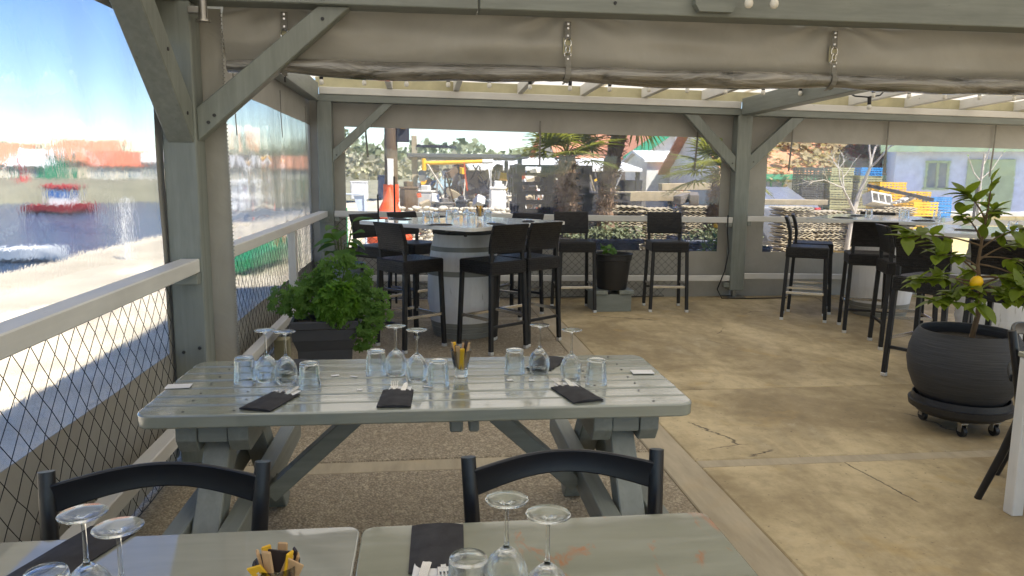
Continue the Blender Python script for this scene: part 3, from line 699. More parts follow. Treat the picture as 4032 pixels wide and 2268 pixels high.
for s_ in (-1, 1):
    xc = s_ * .69
    def cross(nm, x, ya, yb, zt, h, w, ch=.045):
        prof = [(ya, zt), (ya, zt - h + ch), (ya + ch * .7, zt - h), (yb - ch * .7, zt - h), (yb, zt - h + ch), (yb, zt)]
        b_ = MB(); b_.prism(prof, -w / 2, w / 2, tf=Matrix(((0, 0, 1, x), (1, 0, 0, 0), (0, 1, 0, 0), (0, 0, 0, 1))))
        o = b_.build(nm, M['green_y'], pt_); md = o.modifiers.new('bevel', 'BEVEL'); md.width = .003; md.segments = 1; return o
    for k in (-1, 1):
        cr = cross('top_crosspiece', xc + k * .082, -.30, .30, ZB, .105, .066)
        for yb in (-.16, -.10):
            b_ = MB(); b_.lathe([(0, .003), (.011, .002), (.011, 0)], 10); 
            b2 = b_.build('bolt', M['dark_board'], cr); b2.rotation_euler = (0, R_(90) * (1 if -s_ > 0 else -1), 0); b2.location = (xc + k * .082 - s_ * .033, yb, ZB - .052 - (.012 if yb > -.13 else 0))
        sbm = cross('seat_beam', xc + k * .082, -.60, .66, .42, .10, .062, .02)
        for yb in (.06, .11):
            b_ = MB(); b_.lathe([(0, .003), (.010, .002), (.010, 0)], 10)
            b2 = b_.build('bolt', M['dark_board'], sbm); b2.rotation_euler = (0, R_(90) * (1 if -s_ > 0 else -1), 0); b2.location = (xc + k * .082 - s_ * .031, yb, .36)
    b_ = MB(); b_.box((xc, -.255, ZB - .033), (.094, .08, .066), None, .003); b_.build('filler_block', M['green_x'], pt_)
    for k in (-1, 1):
        b_ = MB(); b_.beam((xc, k * .12, ZB - .01), (xc, k * .685, .0), .094, .085, .004, (1, 0, 0)); b_.build('leg', M['green_z'], pt_)
    b_ = MB(); b_.beam((xc - s_ * .116, .0, .34), (xc - s_ * .52, .0, ZB - .004), .06, .085, .004, (0, 1, 0)); b_.build('diagonal_brace', M['green_x'], pt_)
for x in (.125, .185):
    b_ = MB(); b_.box((x - .02, 0, ZB - .03), (.045 if x < .15 else .035, .56, .06), None, .006); b_.build('batten', M['green_y'], pt_)
for (x, y, w, h, a) in [(-.62, 2.80, .05, .018, 5), (-.50, 2.63, .045, .012, 30), (-.33, 2.82, .03, .02, 20), (-.26, 2.80, .03, .012, -30), (-.22, 2.62, .02, .02, 0), (.02, 2.64, .035, .012, -25), (.325, 2.71, .022, .02, 10), (.405, 2.70, .02, .018, 5), (-.10, 2.87, .04, .01, 12)]:
    b_ = MB(); b_.box((0, 0, 0), (w, h, .0006)); o = b_.build('paint_mark', M['card'], pt_); o.location = (x - .012, y - 2.735, TZ + .0022); o.rotation_euler = (0, 0, R_(a))

# ------------------------------------------------------------------ near tables and chairs
def near_table(label, x0, x1, mat, zz):
    t_ = thing('cafe_table', label, 'table', ((x0 + x1) / 2, 1.17, 0)); w = x1 - x0; d = .80
    b_ = MB(); rr = .03; P = []
    for (cx, cy_, a0) in ((-w / 2 + rr, -d / 2 + rr, 180), (w / 2 - rr, -d / 2 + rr, 270), (w / 2 - rr, d / 2 - rr, 0), (-w / 2 + rr, d / 2 - rr, 90)):
        P += [(cx + rr * math.cos(R_(a0 + k * 18)), cy_ + rr * math.sin(R_(a0 + k * 18))) for k in range(6)]
    b_.prism(P, zz - .022, zz); o = b_.build('table_top', M[mat], t_, 35); md = o.modifiers.new('bevel', 'BEVEL'); md.width = .003; md.segments = 2; md.limit_method = 'ANGLE'; md.angle_limit = R_(50)
    b_ = MB(); b_.box((0, 0, zz - .062), (w - .16, d - .16, .076)); b_.build('apron', M['white_x'], t_)
    for sx in (-1, 1):
        for sy in (-1, 1):
            b_ = MB(); b_.box((sx * (w / 2 - .08), sy * (d / 2 - .08), (zz - .1) / 2), (.055, .055, zz - .1), None, .004); b_.build('leg', M['white_z'], t_)
    return t_
near_table('glossy pale grey-green table top at the lower left edge', -.935, -.137, 'top_pale', .760)
near_table('worn grey-green table top with orange scuffs at the bottom centre', -.132, .645, 'top_worn', .757)
def chair(label, loc, rz, group='black curved-back chairs'):
    c_ = thing('wooden_chair', label, 'chair', loc, rz, group)
    # back posts (also rear legs), slightly splayed
    for s_ in (-1, 1):
        pts = [(s_ * .205, .125, 0), (s_ * .21, .045, .25), (s_ * .215, -.01, .45), (s_ * .228, .02, .65), (s_ * .238, .055, .84)]
        b_ = MB(); b_.tube(pts, [.016, .018, .020, .0195, .0185], 14); b_.build('rear_leg', M['black_paint'], c_, 50)
        b_ = MB(); b_.tube([(s_ * .20, -.40, 0), (s_ * .20, -.39, .44)], [.014, .019], 12); b_.build('front_leg', M['black_paint'], c_, 50)
        b_ = MB(); b_.tube([(s_ * .205, -.395, .20), (s_ * .21, .005, .20)], .010, 8); b_.build('stretcher', M['black_paint'], c_, 50)
    b_ = MB(); b_.tube([(-.20, -.395, .24), (.20, -.395, .24)], .010, 8); b_.build('stretcher', M['black_paint'], c_, 50)
    def rail_at(zlo, zhi, arch, bow):
        b_ = MB(); N = 20
        b_.sheet(N, 5, lambda a, b: (-.226 + .452 * a, .046 + bow * math.sin(a * math.pi) + .003 * math.cos((b - .5) * math.pi), zlo + arch * math.sin(a * math.pi) + (zhi - zlo) * (1 - .16 * math.sin(a * math.pi)) * b), (0, -.013, 0))
        o = b_.build('back_rail', M['black_paint'], c_, 40); md = o.modifiers.new('bevel', 'BEVEL'); md.width = .004; md.segments = 2; md.limit_method = 'ANGLE'; md.angle_limit = R_(50)
    rail_at(.744, .814, .036, .045); rail_at(.60, .635, .02, .04)
    b_ = MB(); pr_ = []
    for k in range(28):
        a = 2 * math.pi * k / 28; cx, sy = math.cos(a), math.sin(a)
        pr_.append((.225 * math.copysign(abs(cx) ** .6, cx), -.205 + .215 * math.copysign(abs(sy) ** .6, sy)))
    b_.prism(pr_, .44, .465); o = b_.build('seat', M['black_paint'], c_, 40); md = o.modifiers.new('bevel', 'BEVEL'); md.width = .008; md.segments = 2; md.limit_method = 'ANGLE'; md.angle_limit = R_(50)
    return c_
chair('black curved-back wooden chair pushed in at the pale table, lower left', (-.615, 1.70, 0), R_(2))
chair('black curved-back wooden chair pushed in at the worn table, bottom centre', (.348, 1.695, 0), R_(1))

# ------------------------------------------------------------------ tableware
b_ = MB(); b_.lathe([(0, .092), (.014, .089), (.027, .078), (.0365, .060), (.0395, .042), (.0375, .020), (.0330, .0012), (.0334, 0), (.0345, .0006), (.0390, .020), (.0410, .042), (.0382, .061), (.0287, .080), (.0155, .0925), (.0060, .1000), (.0042, .108), (.0036, .130), (.0036, .165), (.0046, .177), (.0100, .1835), (.0260, .1865), (.0385, .1880), (.0390, .1890), (.0380, .1898), (.0200, .1895), (0, .1885)], 40)
WINE = b_.mesh('wine_glass', M['glass'], 60)
b_ = MB(); b_.lathe([(0, .0945), (.030, .0945), (.0335, .0930), (.0350, .088), (.0415, .002), (.0420, 0), (.0430, 0), (.0436, .002), (.0372, .096), (.0362, .1010), (.0345, .1030), (.031, .1036), (.026, .1026), (0, .1022)], 40); b_.v = [(x * .92, y * .92, z * .90) for x, y, z in b_.v]
TUMB = b_.mesh('tumbler', M['glass'], 60)
b_ = MB(); b_.lathe([(0, .028), (.022, .028), (.0245, .032), (.0380, .103), (.0386, .104), (.0394, .103), (.0268, .030), (.0255, .003), (.0240, 0), (0, 0)], 36)
SHOT = b_.mesh('sugar_glass', M['glass'], 60)
def put(name, me, loc, label, cat, group, rz=0):
    return tag(link(name, me, None, loc, (0, 0, rz)), label, cat, group)
ptop = TZ + .0015
for (x, y), lb in zip([(-.57, 2.775), (-.495, 2.745), (-.10, 2.82), (-.02, 2.745), (.45, 2.80), (.555, 2.70)],
    ['upturned wine glass farthest left on the picnic table', 'upturned wine glass second from left on the picnic table', 'upturned wine glass in the middle of the picnic table, left of its pair', 'upturned wine glass in the middle of the picnic table, right of its pair', 'upturned wine glass on the picnic table beside the rear black napkin', 'upturned wine glass farthest right on the picnic table']):
    put('wine_glass', WINE, (x, y, ptop), lb, 'wine glass', 'upturned wine glasses')
for (x, y), lb in zip([(-.645, 2.765), (-.40, 2.67), (-.175, 2.84), (.058, 2.665), (.355, 2.81), (.637, 2.635)],
    ['upturned tumbler farthest left on the picnic table', 'upturned tumbler right of the left pair of wine glasses on the picnic table', 'upturned tumbler left of the middle wine glasses on the picnic table', 'upturned tumbler touching the sugar stick glass on the picnic table', 'upturned tumbler right of the sugar sticks at the back of the picnic table', 'upturned tumbler farthest right on the picnic table']):
    put('tumbler', TUMB, (x, y, ptop), lb, 'tumbler', 'upturned tumblers')
for (x, y, z), lb in zip([(-.57, 1.27, .7605), (-.492, 1.212, .7605), (.148, 1.262, .7575), (.212, 1.197, .7575)],
    ['upturned wine glass beside the napkin on the pale near table, left of the two', 'upturned wine glass on the pale near table, right of the two', 'upturned wine glass on the worn near table, left of the two', 'upturned wine glass on the worn near table, right of the two']):
    put('wine_glass', WINE, (x, y, z), lb, 'wine glass', 'upturned wine glasses')
put('tumbler', TUMB, (-.632, 1.262, .7605), 'upturned tumbler in the bottom left corner of the picture', 'tumbler', 'upturned tumblers')
put('tumbler', TUMB, (.078, 1.245, .7575), 'upturned tumbler next to the napkin on the worn near table', 'tumbler', 'upturned tumblers')
def sugar(label, loc, seed, scale=1.0, text=False):
    s_ = thing('sugar_stick_glass', label, 'glass', loc); s_.scale = (scale,) * 3
    link('glass', SHOT, s_)
    rr = random.Random(seed); mats = ['kraft', 'brown_paper', 'yellow_paper', 'kraft', 'brown_paper', 'kraft', 'yellow_paper', 'kraft', 'brown_paper', 'kraft']
    for k in range(10):
        a = k * 2.4 + rr.random(); r0 = .010; tilt = .017 + .010 * rr.random()
        b_ = MB(); hgt = .078 + rr.random() * .030
        p0 = Vector((r0 * math.cos(a), r0 * math.sin(a), .030)); p1 = p0 + Vector((math.cos(a) * tilt, math.sin(a) * tilt, hgt))
        x = (p1 - p0).normalized(); b_.beam(p0, p1, .018, .005, .0022, (math.cos(a), math.sin(a), 0)); o = b_.build('sugar_stick', M[mats[k]], s_)
    if text:
        cu = bpy.data.curves.new('lettering', 'FONT'); cu.body = 'LA MA'; cu.size = .009; cu.extrude = .0002; cu.align_x = 'CENTER'
        tmp = bpy.data.objects.new('tmp', cu); COL.objects.link(tmp); dg = bpy.context.evaluated_depsgraph_get()
        me = bpy.data.meshes.new_from_object(tmp.evaluated_get(dg)); bpy.data.objects.remove(tmp); me.materials.clear(); me.materials.append(M['card'])
        b_ = MB(); b_.box((0, 0, 0), (.026, .004, .07), None, .001); o = b_.build('sugar_stick', M['yellow_paper'], s_, None, (-.016, -.024, .085), (R_(24), R_(-20), R_(-14)))
        link('lettering', me, o, (.004, -.0024, .010), (R_(90), R_(-90), 0))
        b_ = MB(); b_.box((0, 0, 0), (.040, .003, .05), None, .001); b_.build('sugar_stick', M['brown_paper'], s_, None, (.004, -.006, .105), (R_(10), R_(12), R_(4)))
        b_ = MB(); b_.box((0, 0, 0), (.032, .003, .05), None, .001); b_.build('sugar_stick', M['kraft'], s_, None, (.026, -.012, .092), (R_(16), R_(26), R_(-10)))
    return s_
sugar('glass of paper sugar sticks in the middle of the picnic table', (.145, 2.775, ptop), 3)
sugar('glass of sugar packets at the bottom edge on the pale near table', (-.25, 1.235, .7605), 8, 1.0, True)
# napkin pouch with cutlery; local +Y is the open end
def pouch_mesh(w, l, seed):
    b_ = MB(); nu, nv = 8, 10
    def P_(a, b, top): return ((a - .5) * w * (1 - .04 * b), (b - .5) * l + (.006 * math.sin(a * math.pi) * (-1 if top else 1) if b > .99 else 0), (.0035 + .0085 * math.sin(math.pi * a) ** .7 * (.6 + .4 * math.sin(b * math.pi)) + .0016 * nz(a * 4, b * 5, seed)) if top else .0004)
    for top in (False, True): b_.v += [P_(i / nu, j / nv, top) for i in range(nu + 1) for j in range(nv + 1)]
    W = nv + 1; O = (nu + 1) * W
    for i in range(nu):
        for j in range(nv): b_.f += [(i * W + j, i * W + j + 1, (i + 1) * W + j + 1, (i + 1) * W + j), (O + i * W + j, O + (i + 1) * W + j, O + (i + 1) * W + j + 1, O + i * W + j + 1)]
    for i in range(nu): b_.f += [(i * W, (i + 1) * W, O + (i + 1) * W, O + i * W), (i * W + nv, O + i * W + nv, O + (i + 1) * W + nv, (i + 1) * W + nv)]
    for j in range(nv): b_.f += [(j, O + j, O + j + 1, j + 1), (nu * W + j, nu * W + j + 1, O + nu * W + j + 1, O + nu * W + j)]
    b_.mi = [0] * len(b_.f); return b_.mesh('pouch', M['pouch'], 50)
PM = [pouch_mesh(.112, .195, k) for k in range(3)]
b_ = MB()
for k in range(4): b_.box((-.0105 + k * .007, .035, .0), (.0032, .05, .0016))
b_.box((0, .005, 0), (.024, .022, .0018), None, .0005); b_.box((0, -.05, 0), (.010, .10, .0022)); FORK = b_.mesh('fork', M['metal'])
b_ = MB(); b_.add([(-.009, -.1, 0), (.009, -.1, 0), (.010, .03, 0), (.002, .058, 0), (-.008, .045, 0), (-.009, -.1, .002), (.009, -.1, .002), (.010, .03, .002), (.002, .058, .002), (-.008, .045, .002)], [(0, 1, 2, 3, 4), (9, 8, 7, 6, 5), (0, 5, 6, 1), (1, 6, 7, 2), (2, 7, 8, 3), (3, 8, 9, 4), (4, 9, 5, 0)]); KNIFE = b_.mesh('knife', M['metal'])
b_ = MB(); b_.box((0, .0, 0), (.078, .12, .0025), None, .001); NAP = b_.mesh('napkin', M['card'])
def pouch(label, loc, rz, k=0, cutlery=True):
    p_ = thing('napkin_pouch', label, 'napkin', loc, rz, 'black napkin pouches with cutlery')
    link('pouch', PM[k % 3], p_)
    if cutlery:
        link('napkin', NAP, p_, (.004, .062, .0052), (R_(2), 0, R_(-3))); link('fork', FORK, p_, (-.014, .098, .0105), (R_(7), 0, R_(3))); link('knife', KNIFE, p_, (.020, .094, .0095), (R_(5), 0, R_(-6)))
    return p_
pouch('black napkin pouch with fork, left one at the front edge of the picnic table', (-.505, 2.505, ptop), R_(-20), 0)
pouch('black napkin pouch with fork, middle one at the front edge of the picnic table', (-.09, 2.505, ptop), R_(-3), 1)
pouch('black napkin pouch with fork, right one at the front edge of the picnic table', (.535, 2.505, ptop), R_(14), 2)
pouch('black napkin pouch behind the left wine glasses at the back of the picnic table', (-.50, 2.965, ptop), R_(165), 0)
pouch('black napkin pouch behind the right wine glasses at the back of the picnic table', (.505, 2.945, ptop), R_(150), 1)
pouch('black napkin pouch on the pale near table, bottom left', (-.71, 1.455, .7615), R_(160), 0, False).scale = (1.0, 1.55, 1)
pouch('black napkin pouch with knife handle on the worn near table', (.027, 1.455, .7585), R_(178), 1)
for (x, y, a, lb) in [(-.865, 2.72, 4, 'small white card at the left end of the picnic table'), (.855, 2.775, -3, 'small white card at the right end of the picnic table')]:
    b_ = MB(); b_.box((0, 0, 0), (.085, .055, .0012)); o = b_.build('menu_card', M['card'], None, None, (x, y, TZ + .0032), (0, 0, R_(a))); tag(o, lb, 'card', 'white cards on the picnic table')
b_ = MB(); b_.box((.275, 1.20, .7578), (.055, .05, .0012)); b_.build('menu_card', M['card']); tag(bpy.data.objects[-1] if False else COL.objects[-1], 'white paper card at the bottom edge on the worn near table', 'card')

# ------------------------------------------------------------------ wicker bar stools (local: faces +Y, back rest at -Y)
def make_stool():
    s_ = thing('bar_stool', 'black wicker bar stool', 'stool', (0, 0, 0), 0, 'black wicker bar stools')
    b_ = MB(); b_.box((0, .0, .735), (.42, .43, .115), None, .012); b_.build('seat', M['wicker'], s_)
    b_ = MB(); b_.sheet(4, 8, lambda a, b: ((a - .5) * .40, -.198 - .055 * b * b, .862 + .246 * b), (0, .034, 0)); o = b_.build('backrest', M['wicker'], s_, 40)
    md = o.modifiers.new('bevel', 'BEVEL'); md.width = .007; md.segments = 2; md.limit_method = 'ANGLE'; md.angle_limit = R_(50)
    for sx in (-1, 1):
        b_ = MB(); b_.beam((sx * .178, -.182, .79), (sx * .178, -.186, .87), .03, .03, .003); b_.build('back_support', M['wicker_leg'], s_)
        for sy in (-1, 1):
            x0, y0, x1, y1 = sx * .188, sy * .192, sx * .206, sy * .216
            b_ = MB(); b_.beam((x1, y1, .028), (x0, y0, .69), .036, .036, .004, (0, 1, 0)); lg = b_.build('leg', M['wicker_leg'], s_)
            b_ = MB(); b_.box((x1, y1, .014), (.038, .038, .028), None, .003); b_.build('foot_cap', M['alu'], lg)
    for (p, q) in (((-.195, .200, .285), (.195, .200, .285)), ((-.200, -.20, .30), (-.200, .20, .30)), ((.200, -.20, .30), (.200, .20, .30))):
        b_ = MB(); b_.beam(p, q, .012, .028, .002); b_.build('foot_rest', M['metal'], s_)
    b_ = MB(); b_.beam((-.19, -.207, .235), (.19, -.207, .235), .024, .024, .003); b_.build('stretcher', M['wicker_leg'], s_)
    return s_
st0 = make_stool(); first = [True]
def stool(x, y, face, label):
    """face = heading of the seat's front, degrees from +X"""
    o = st0 if first[0] else copy_tree(st0); first[0] = False
    return place(o, (x, y, 0), R_(face - 90), label)
stool(-.10, 6.62, 37, 'black wicker bar stool at the left barrel table, front left, seen from behind')
stool(.62, 6.50, 126, 'black wicker bar stool at the left barrel table, front, nearest the camera')
stool(.97, 6.79, 128, 'black wicker bar stool at the left barrel table, right of the nearest one')
stool(-.42, 7.82, -42, 'black wicker bar stool behind the left corner of the left barrel table')
stool(-.06, 8.20, -48, 'black wicker bar stool mostly hidden behind the left barrel table')
stool(1.02, 8.05, -132, 'black wicker bar stool behind the right side of the left barrel table')
stool(1.72, 8.34, -90, 'black wicker bar stool against the back railing, left of the black plant pot')
stool(2.80, 8.32, -97, 'black wicker bar stool alone against the back railing, right of the black plant pot')
stool(4.15, 7.66, -28, 'black wicker bar stool seen from the side, nearer of the pair by the back post')
stool(4.46, 8.12, -28, 'black wicker bar stool seen from the side, farther of the pair by the back post')
stool(4.44, 6.98, 66, 'black wicker bar stool in front of the middle barrel table, seen from behind')
stool(3.86, 5.22, 28, 'black wicker bar stool behind the lemon tree, leg left of its pot')
stool(4.13, 4.78, 30, 'black wicker bar stool behind the lemon tree, right of its trunk')
stool(5.55, 8.6, -120, 'black wicker bar stool behind the middle barrel table')
stool(4.35, 6.25, -20, 'black wicker bar stool between the two right barrel tables, behind the lemon leaves')

# ------------------------------------------------------------------ barrel tables
def barrel_table(label, loc, rz, side=1.33):
    t_ = thing('barrel_table', label, 'table', loc, 0, 'barrel bar tables')
    prof = []
    def rad(z): k = (z - .46) / .46; return .345 - .065 * k * k
    b_ = MB(); n = 28; vv = []; ff = []; zz = [0, .08, .16, .26, .36, .46, .56, .66, .76, .86, .93]
    for z in zz:
        for k in range(n * 3):
            a = 2 * math.pi * k / (n * 3); g_ = .0035 if k % 3 == 0 else 0
            vv.append(((rad(z) - g_) * math.cos(a), (rad(z) - g_) * math.sin(a), z))
    W = n * 3
    for i in range(len(zz) - 1):
        for k in range(W): ff.append((i * W + k, i * W + (k + 1) % W, (i + 1) * W + (k + 1) % W, (i + 1) * W + k))
    ff.append(tuple(range(W))); b_.add(vv, ff); b_.lathe([(0, .90), (.262, .90), (.262, .93), (.279, .93)], W)
    b_.build('staves', M['barrel_white'], t_, 30)
    for (za, zb_) in ((.002, .05), (.053, .10), (.103, .145), (.30, .34), (.57, .615), (.785, .825), (.905, .932)):
        pr_ = [(rad(za) + .001, za), (rad(za) + .005, za), (rad((za + zb_) / 2) + .0055, (za + zb_) / 2), (rad(zb_) + .005, zb_), (rad(zb_) + .001, zb_)]
        b_ = MB(); b_.lathe(pr_, 48); b_.build('hoop', M['barrel_white' if za in (.30, .905) else 'hoop'], t_, 40)
    for ch in t_.children: ch.scale = (1, 1, 1.04)
    e = Euler((0, 0, rz)); b_ = MB(); b_.box((0, 0, 1.005), (.42, .42, .095), e, .004); b_.build('neck', M['dark_board'], t_)
    Mz = e.to_matrix()
    for (x, y) in ((-.30, -.1), (-.1, -.30), (.30, -.1), (.1, .3), (-.02, -.262)):
        b_ = MB(); b_.box(Mz @ Vector((x, y, 1.030)), (.06, .06, .045), e, .003); b_.build('corner_block', M['hoop'], t_)
    rr = .05; w = side / 2; P = []
    for (cx, cy_, a0) in ((-w + rr, -w + rr, 180), (w - rr, -w + rr, 270), (w - rr, w - rr, 0), (-w + rr, w - rr, 90)):
        P += [(cx + rr * math.cos(R_(a0 + k * 18)), cy_ + rr * math.sin(R_(a0 + k * 18))) for k in range(6)]
    tf = Matrix.Rotation(rz, 4, 'Z')
    b_ = MB(); b_.prism(P, 1.055, 1.082, 0, tf); o = b_.build('edge_board', M['bar_edge'], t_, 35)
    b_ = MB(); b_.prism([(x * .985, y * .985) for x, y in P], 1.0822, 1.088, 0, tf); o = b_.build('table_top', M['bar_top'], t_, 35)
    return t_
barrel_table('white barrel bar table with square top in the back left corner', (.40, 7.12, 0), R_(45), 1.40)
barrel_table('white barrel bar table in the back right bay, seen behind a stool', (5.15, 7.85, 0), R_(44))
barrel_table('white barrel bar table at the right edge behind the lemon tree', (4.98, 5.85, 0), R_(45))
bz = 1.0885
for (x, y), lb in zip([(.05, 6.98), (.13, 6.82), (.27, 7.22), (.45, 6.82), (.62, 7.06)], ['leftmost', 'second from left', 'middle', 'second from right', 'rightmost']):
    put('tumbler', TUMB, (x, y, bz), lb + ' upturned tumbler on the back left barrel table', 'tumbler', 'upturned tumblers')
for (x, y), lb in zip([(.335, 7.40), (.445, 7.42), (.66, 7.45)], ['left', 'middle', 'right']):
    put('wine_glass', WINE, (x, y, bz), lb + ' one of three upturned wine glasses on the back left barrel table', 'wine glass', 'upturned wine glasses')
sugar('glass of paper sugar sticks on the back left barrel table', (.565, 7.30, bz), 5)
for (x, y, a, lb) in [(-.20, 7.3, 60, 'at the left corner of'), (.16, 6.50, 100, 'at the front left edge of'), (.66, 6.62, 20, 'at the front right edge of'), (1.0, 7.0, -10, 'at the right corner of'), (.16, 7.75, 130, 'at the far edge of')]:
    pouch('black napkin pouch ' + lb + ' the back left barrel table', (x, y, bz), R_(a), 1)
for (x, y), lb in zip([(4.95, 7.85), (5.30, 7.72), (5.42, 7.95), (5.6, 7.62)], ['leftmost', 'second', 'third', 'rightmost']):
    put('tumbler', TUMB, (x, y, bz), lb + ' upturned tumbler on the middle barrel table', 'tumbler', 'upturned tumblers')
for (x, y, a, lb) in [(4.62, 7.82, 20, 'at the left end of'), (5.02, 8.2, 120, 'at the far side of'), (5.20, 7.28, 80, 'at the near corner of'), (5.72, 7.9, -20, 'at the right end of')]:
    pouch('black napkin pouch ' + lb + ' the middle barrel table', (x, y, bz), R_(a), 2, False)
for (x, y), lb in zip([(4.86, 5.68), (4.93, 5.76)], ['nearer', 'farther']):
    put('tumbler', TUMB, (x, y, bz), lb + ' of two upturned tumblers at the right edge behind the lemon tree', 'tumbler', 'upturned tumblers')
pouch('black napkin pouch on the barrel table behind the lemon tree', (4.66, 5.92, bz), R_(30), 0)

# ------------------------------------------------------------------ plants in pots
def leaf_pts(w, l, n=6, fold=.25, curl=.2, tip=1.0):
    """an ovate leaf along +Y from the origin, folded on the midrib"""
    vs = []; fs = []
    for i in range(n + 1):
        s_ = i / n; ww = w * math.sin(math.pi * s_ ** .8) ** .8 if 0 < i < n else 0
        y = l * s_; z = -curl * l * s_ * s_
        vs += [(-ww / 2, y, z + fold * ww / 2), (0, y, z), (ww / 2, y, z + fold * ww / 2)]
    for i in range(n):
        a = 3 * i; fs += [(a, a + 1, a + 4, a + 3), (a + 1, a + 2, a + 5, a + 4)]
    return vs, fs
def lobed(r, lobes, depth, cup, seed, n=30):
    rr = random.Random(seed); vs = [(0, 0, 0)]; ph = rr.random() * 6
    for k in range(n + 1):
        a = R_(-150) + R_(300) * k / n
        q_ = abs(math.sin(a * lobes / 2 + ph)); rad = r * (1 - depth * (1 - q_)) * (1 + .12 * math.sin(k * 3.1 + ph))
        vs.append((rad * math.sin(a), rad * math.cos(a) + r * .2, cup * r * (q_ - .4) + .10 * r * math.sin(k * 2.3)))
    return vs, [(0, k, k + 1) for k in range(1, n + 1)]
def scatter(b_, vs, fs, pos, nrm, spin, scale):
    z = Vector(nrm).normalized(); x = Vector((math.cos(spin), math.sin(spin), 0)); x = (x - z * x.dot(z))
    x = x.normalized() if x.length > 1e-3 else z.orthogonal().normalized(); y = z.cross(x)
    Mx = Matrix((x, y, z)).transposed()
    b_.add([Mx @ (Vector(p) * scale) + Vector(pos) for p in vs], fs)
# geranium planter
gp = thing('geranium_planter', 'anthracite planter box full of lobed green geraniums beside the left railing', 'plant', (-.72, 5.66, 0), R_(4)); gp.scale = (1.0, 1.0, 1.12)
w1, w0, d1, d0, hh_ = .235, .185, .16, .125, .40
b_ = MB()
def ringbox(w, d, z): return [(-w, -d, z), (w, -d, z), (w, d, z), (-w, d, z)]
lv = [ringbox(w0, d0, 0), ringbox(w0 * 1.06, d0 * 1.06, .2), ringbox(w1 * .955, d1 * .955, .27), ringbox(w1 * .975, d1 * .975, .27), ringbox(w1 * .99, d1 * .99, .345), ringbox(w1 * 1.03, d1 * 1.04, .35), ringbox(w1 * 1.04, d1 * 1.05, .395), ringbox(w1 * 1.01, d1 * 1.01, .402), ringbox(w1 * .94, d1 * .92, .40), ringbox(w1 * .92, d1 * .90, .34)]
for r_ in lv: b_.v += r_
for i in range(len(lv) - 1):
    for k in range(4): b_.f.append((4 * i + k, 4 * i + (k + 1) % 4, 4 * i + 4 + (k + 1) % 4, 4 * i + 4 + k)); b_.mi.append(0)
b_.f.append((3, 2, 1, 0)); b_.mi.append(0)
o = b_.build('planter_box', M['pot_grey'], gp); md = o.modifiers.new('bevel', 'BEVEL'); md.width = .012; md.segments = 2
b_ = MB(); b_.box((0, 0, .35), (.42, .27, .03)); b_.build('soil', M['soil'], gp)
rg = random.Random(21); fo = MB(); stems = MB(); shapes = [lobed(.030, 7, .55, .22, k, 26) for k in range(5)]
clumps = [((-.22, -.03, .53), (.19, .14, .12), 190), ((.02, .04, .69), (.10, .09, .13), 100), ((-.06, .06, .62), (.13, .10, .12), 100), ((.26, .02, .62), (.12, .09, .14), 130), ((.36, -.06, .46), (.17, .12, .15), 210), ((.27, -.12, .33), (.10, .07, .15), 110), ((.16, .02, .77), (.06, .05, .06), 40), ((-.05, .02, .50), (.2, .12, .08), 90)]
for c_, s3, cnt in clumps:
    stems.tube([(c_[0] * .3, c_[1] * .3, .36), (c_[0] * .7, c_[1] * .7, (c_[2] + .36) / 2), c_], [.006, .005, .003], 5)
    for k in range(cnt):
        d_ = Vector((rg.gauss(0, 1), rg.gauss(0, 1), rg.gauss(0, 1))).normalized() * (rg.random() ** .45)
        p = Vector(c_) + Vector((d_.x * s3[0], d_.y * s3[1], d_.z * s3[2])); nn = Vector((d_.x * .6, d_.y * .6 - .35, d_.z * .4 + .6)) + Vector((rg.gauss(0, .3), rg.gauss(0, .3), rg.gauss(0, .3)))
        vs, fs = shapes[k % 5]; scatter(fo, vs, fs, p, nn, rg.random() * 6.3, .7 + rg.random() * .55)
tag(fo.build('foliage', M['leaf_ger'], gp), kind='stuff'); stems.build('stems', M['stem'], gp, 60)
fo = MB(); shapes = [lobed(.040, 9, .28, .40, k + 50, 34) for k in range(5)]
for k in range(190):
    d_ = Vector((rg.gauss(0, 1), rg.gauss(0, 1), rg.gauss(0, 1))).normalized(); d_.y = -abs(d_.y) * .8 + .1
    c_ = Vector((.09, -.12, .50)); p = c_ + Vector((d_.x * .155, d_.y * .12, d_.z * .15)) * (.75 + .3 * rg.random())
    vs, fs = shapes[k % 5]; scatter(fo, vs, fs, p, d_ + Vector((rg.gauss(0, .35), rg.gauss(0, .35), .35)), rg.random() * 6.3, .75 + .5 * rg.random())
tag(fo.build('curly_foliage', M['leaf_curly'], gp), kind='stuff')['label'] = 'bright curly lettuce-like foliage clump at the front'
# small grey wood offcut beside it
b_ = MB(); b_.box((-.47, 5.75, .04), (.14, .10, .08), None, .004); tag(b_.build('wood_block', M['green_x']), 'grey wood block on the floor right of the geranium planter', 'block')
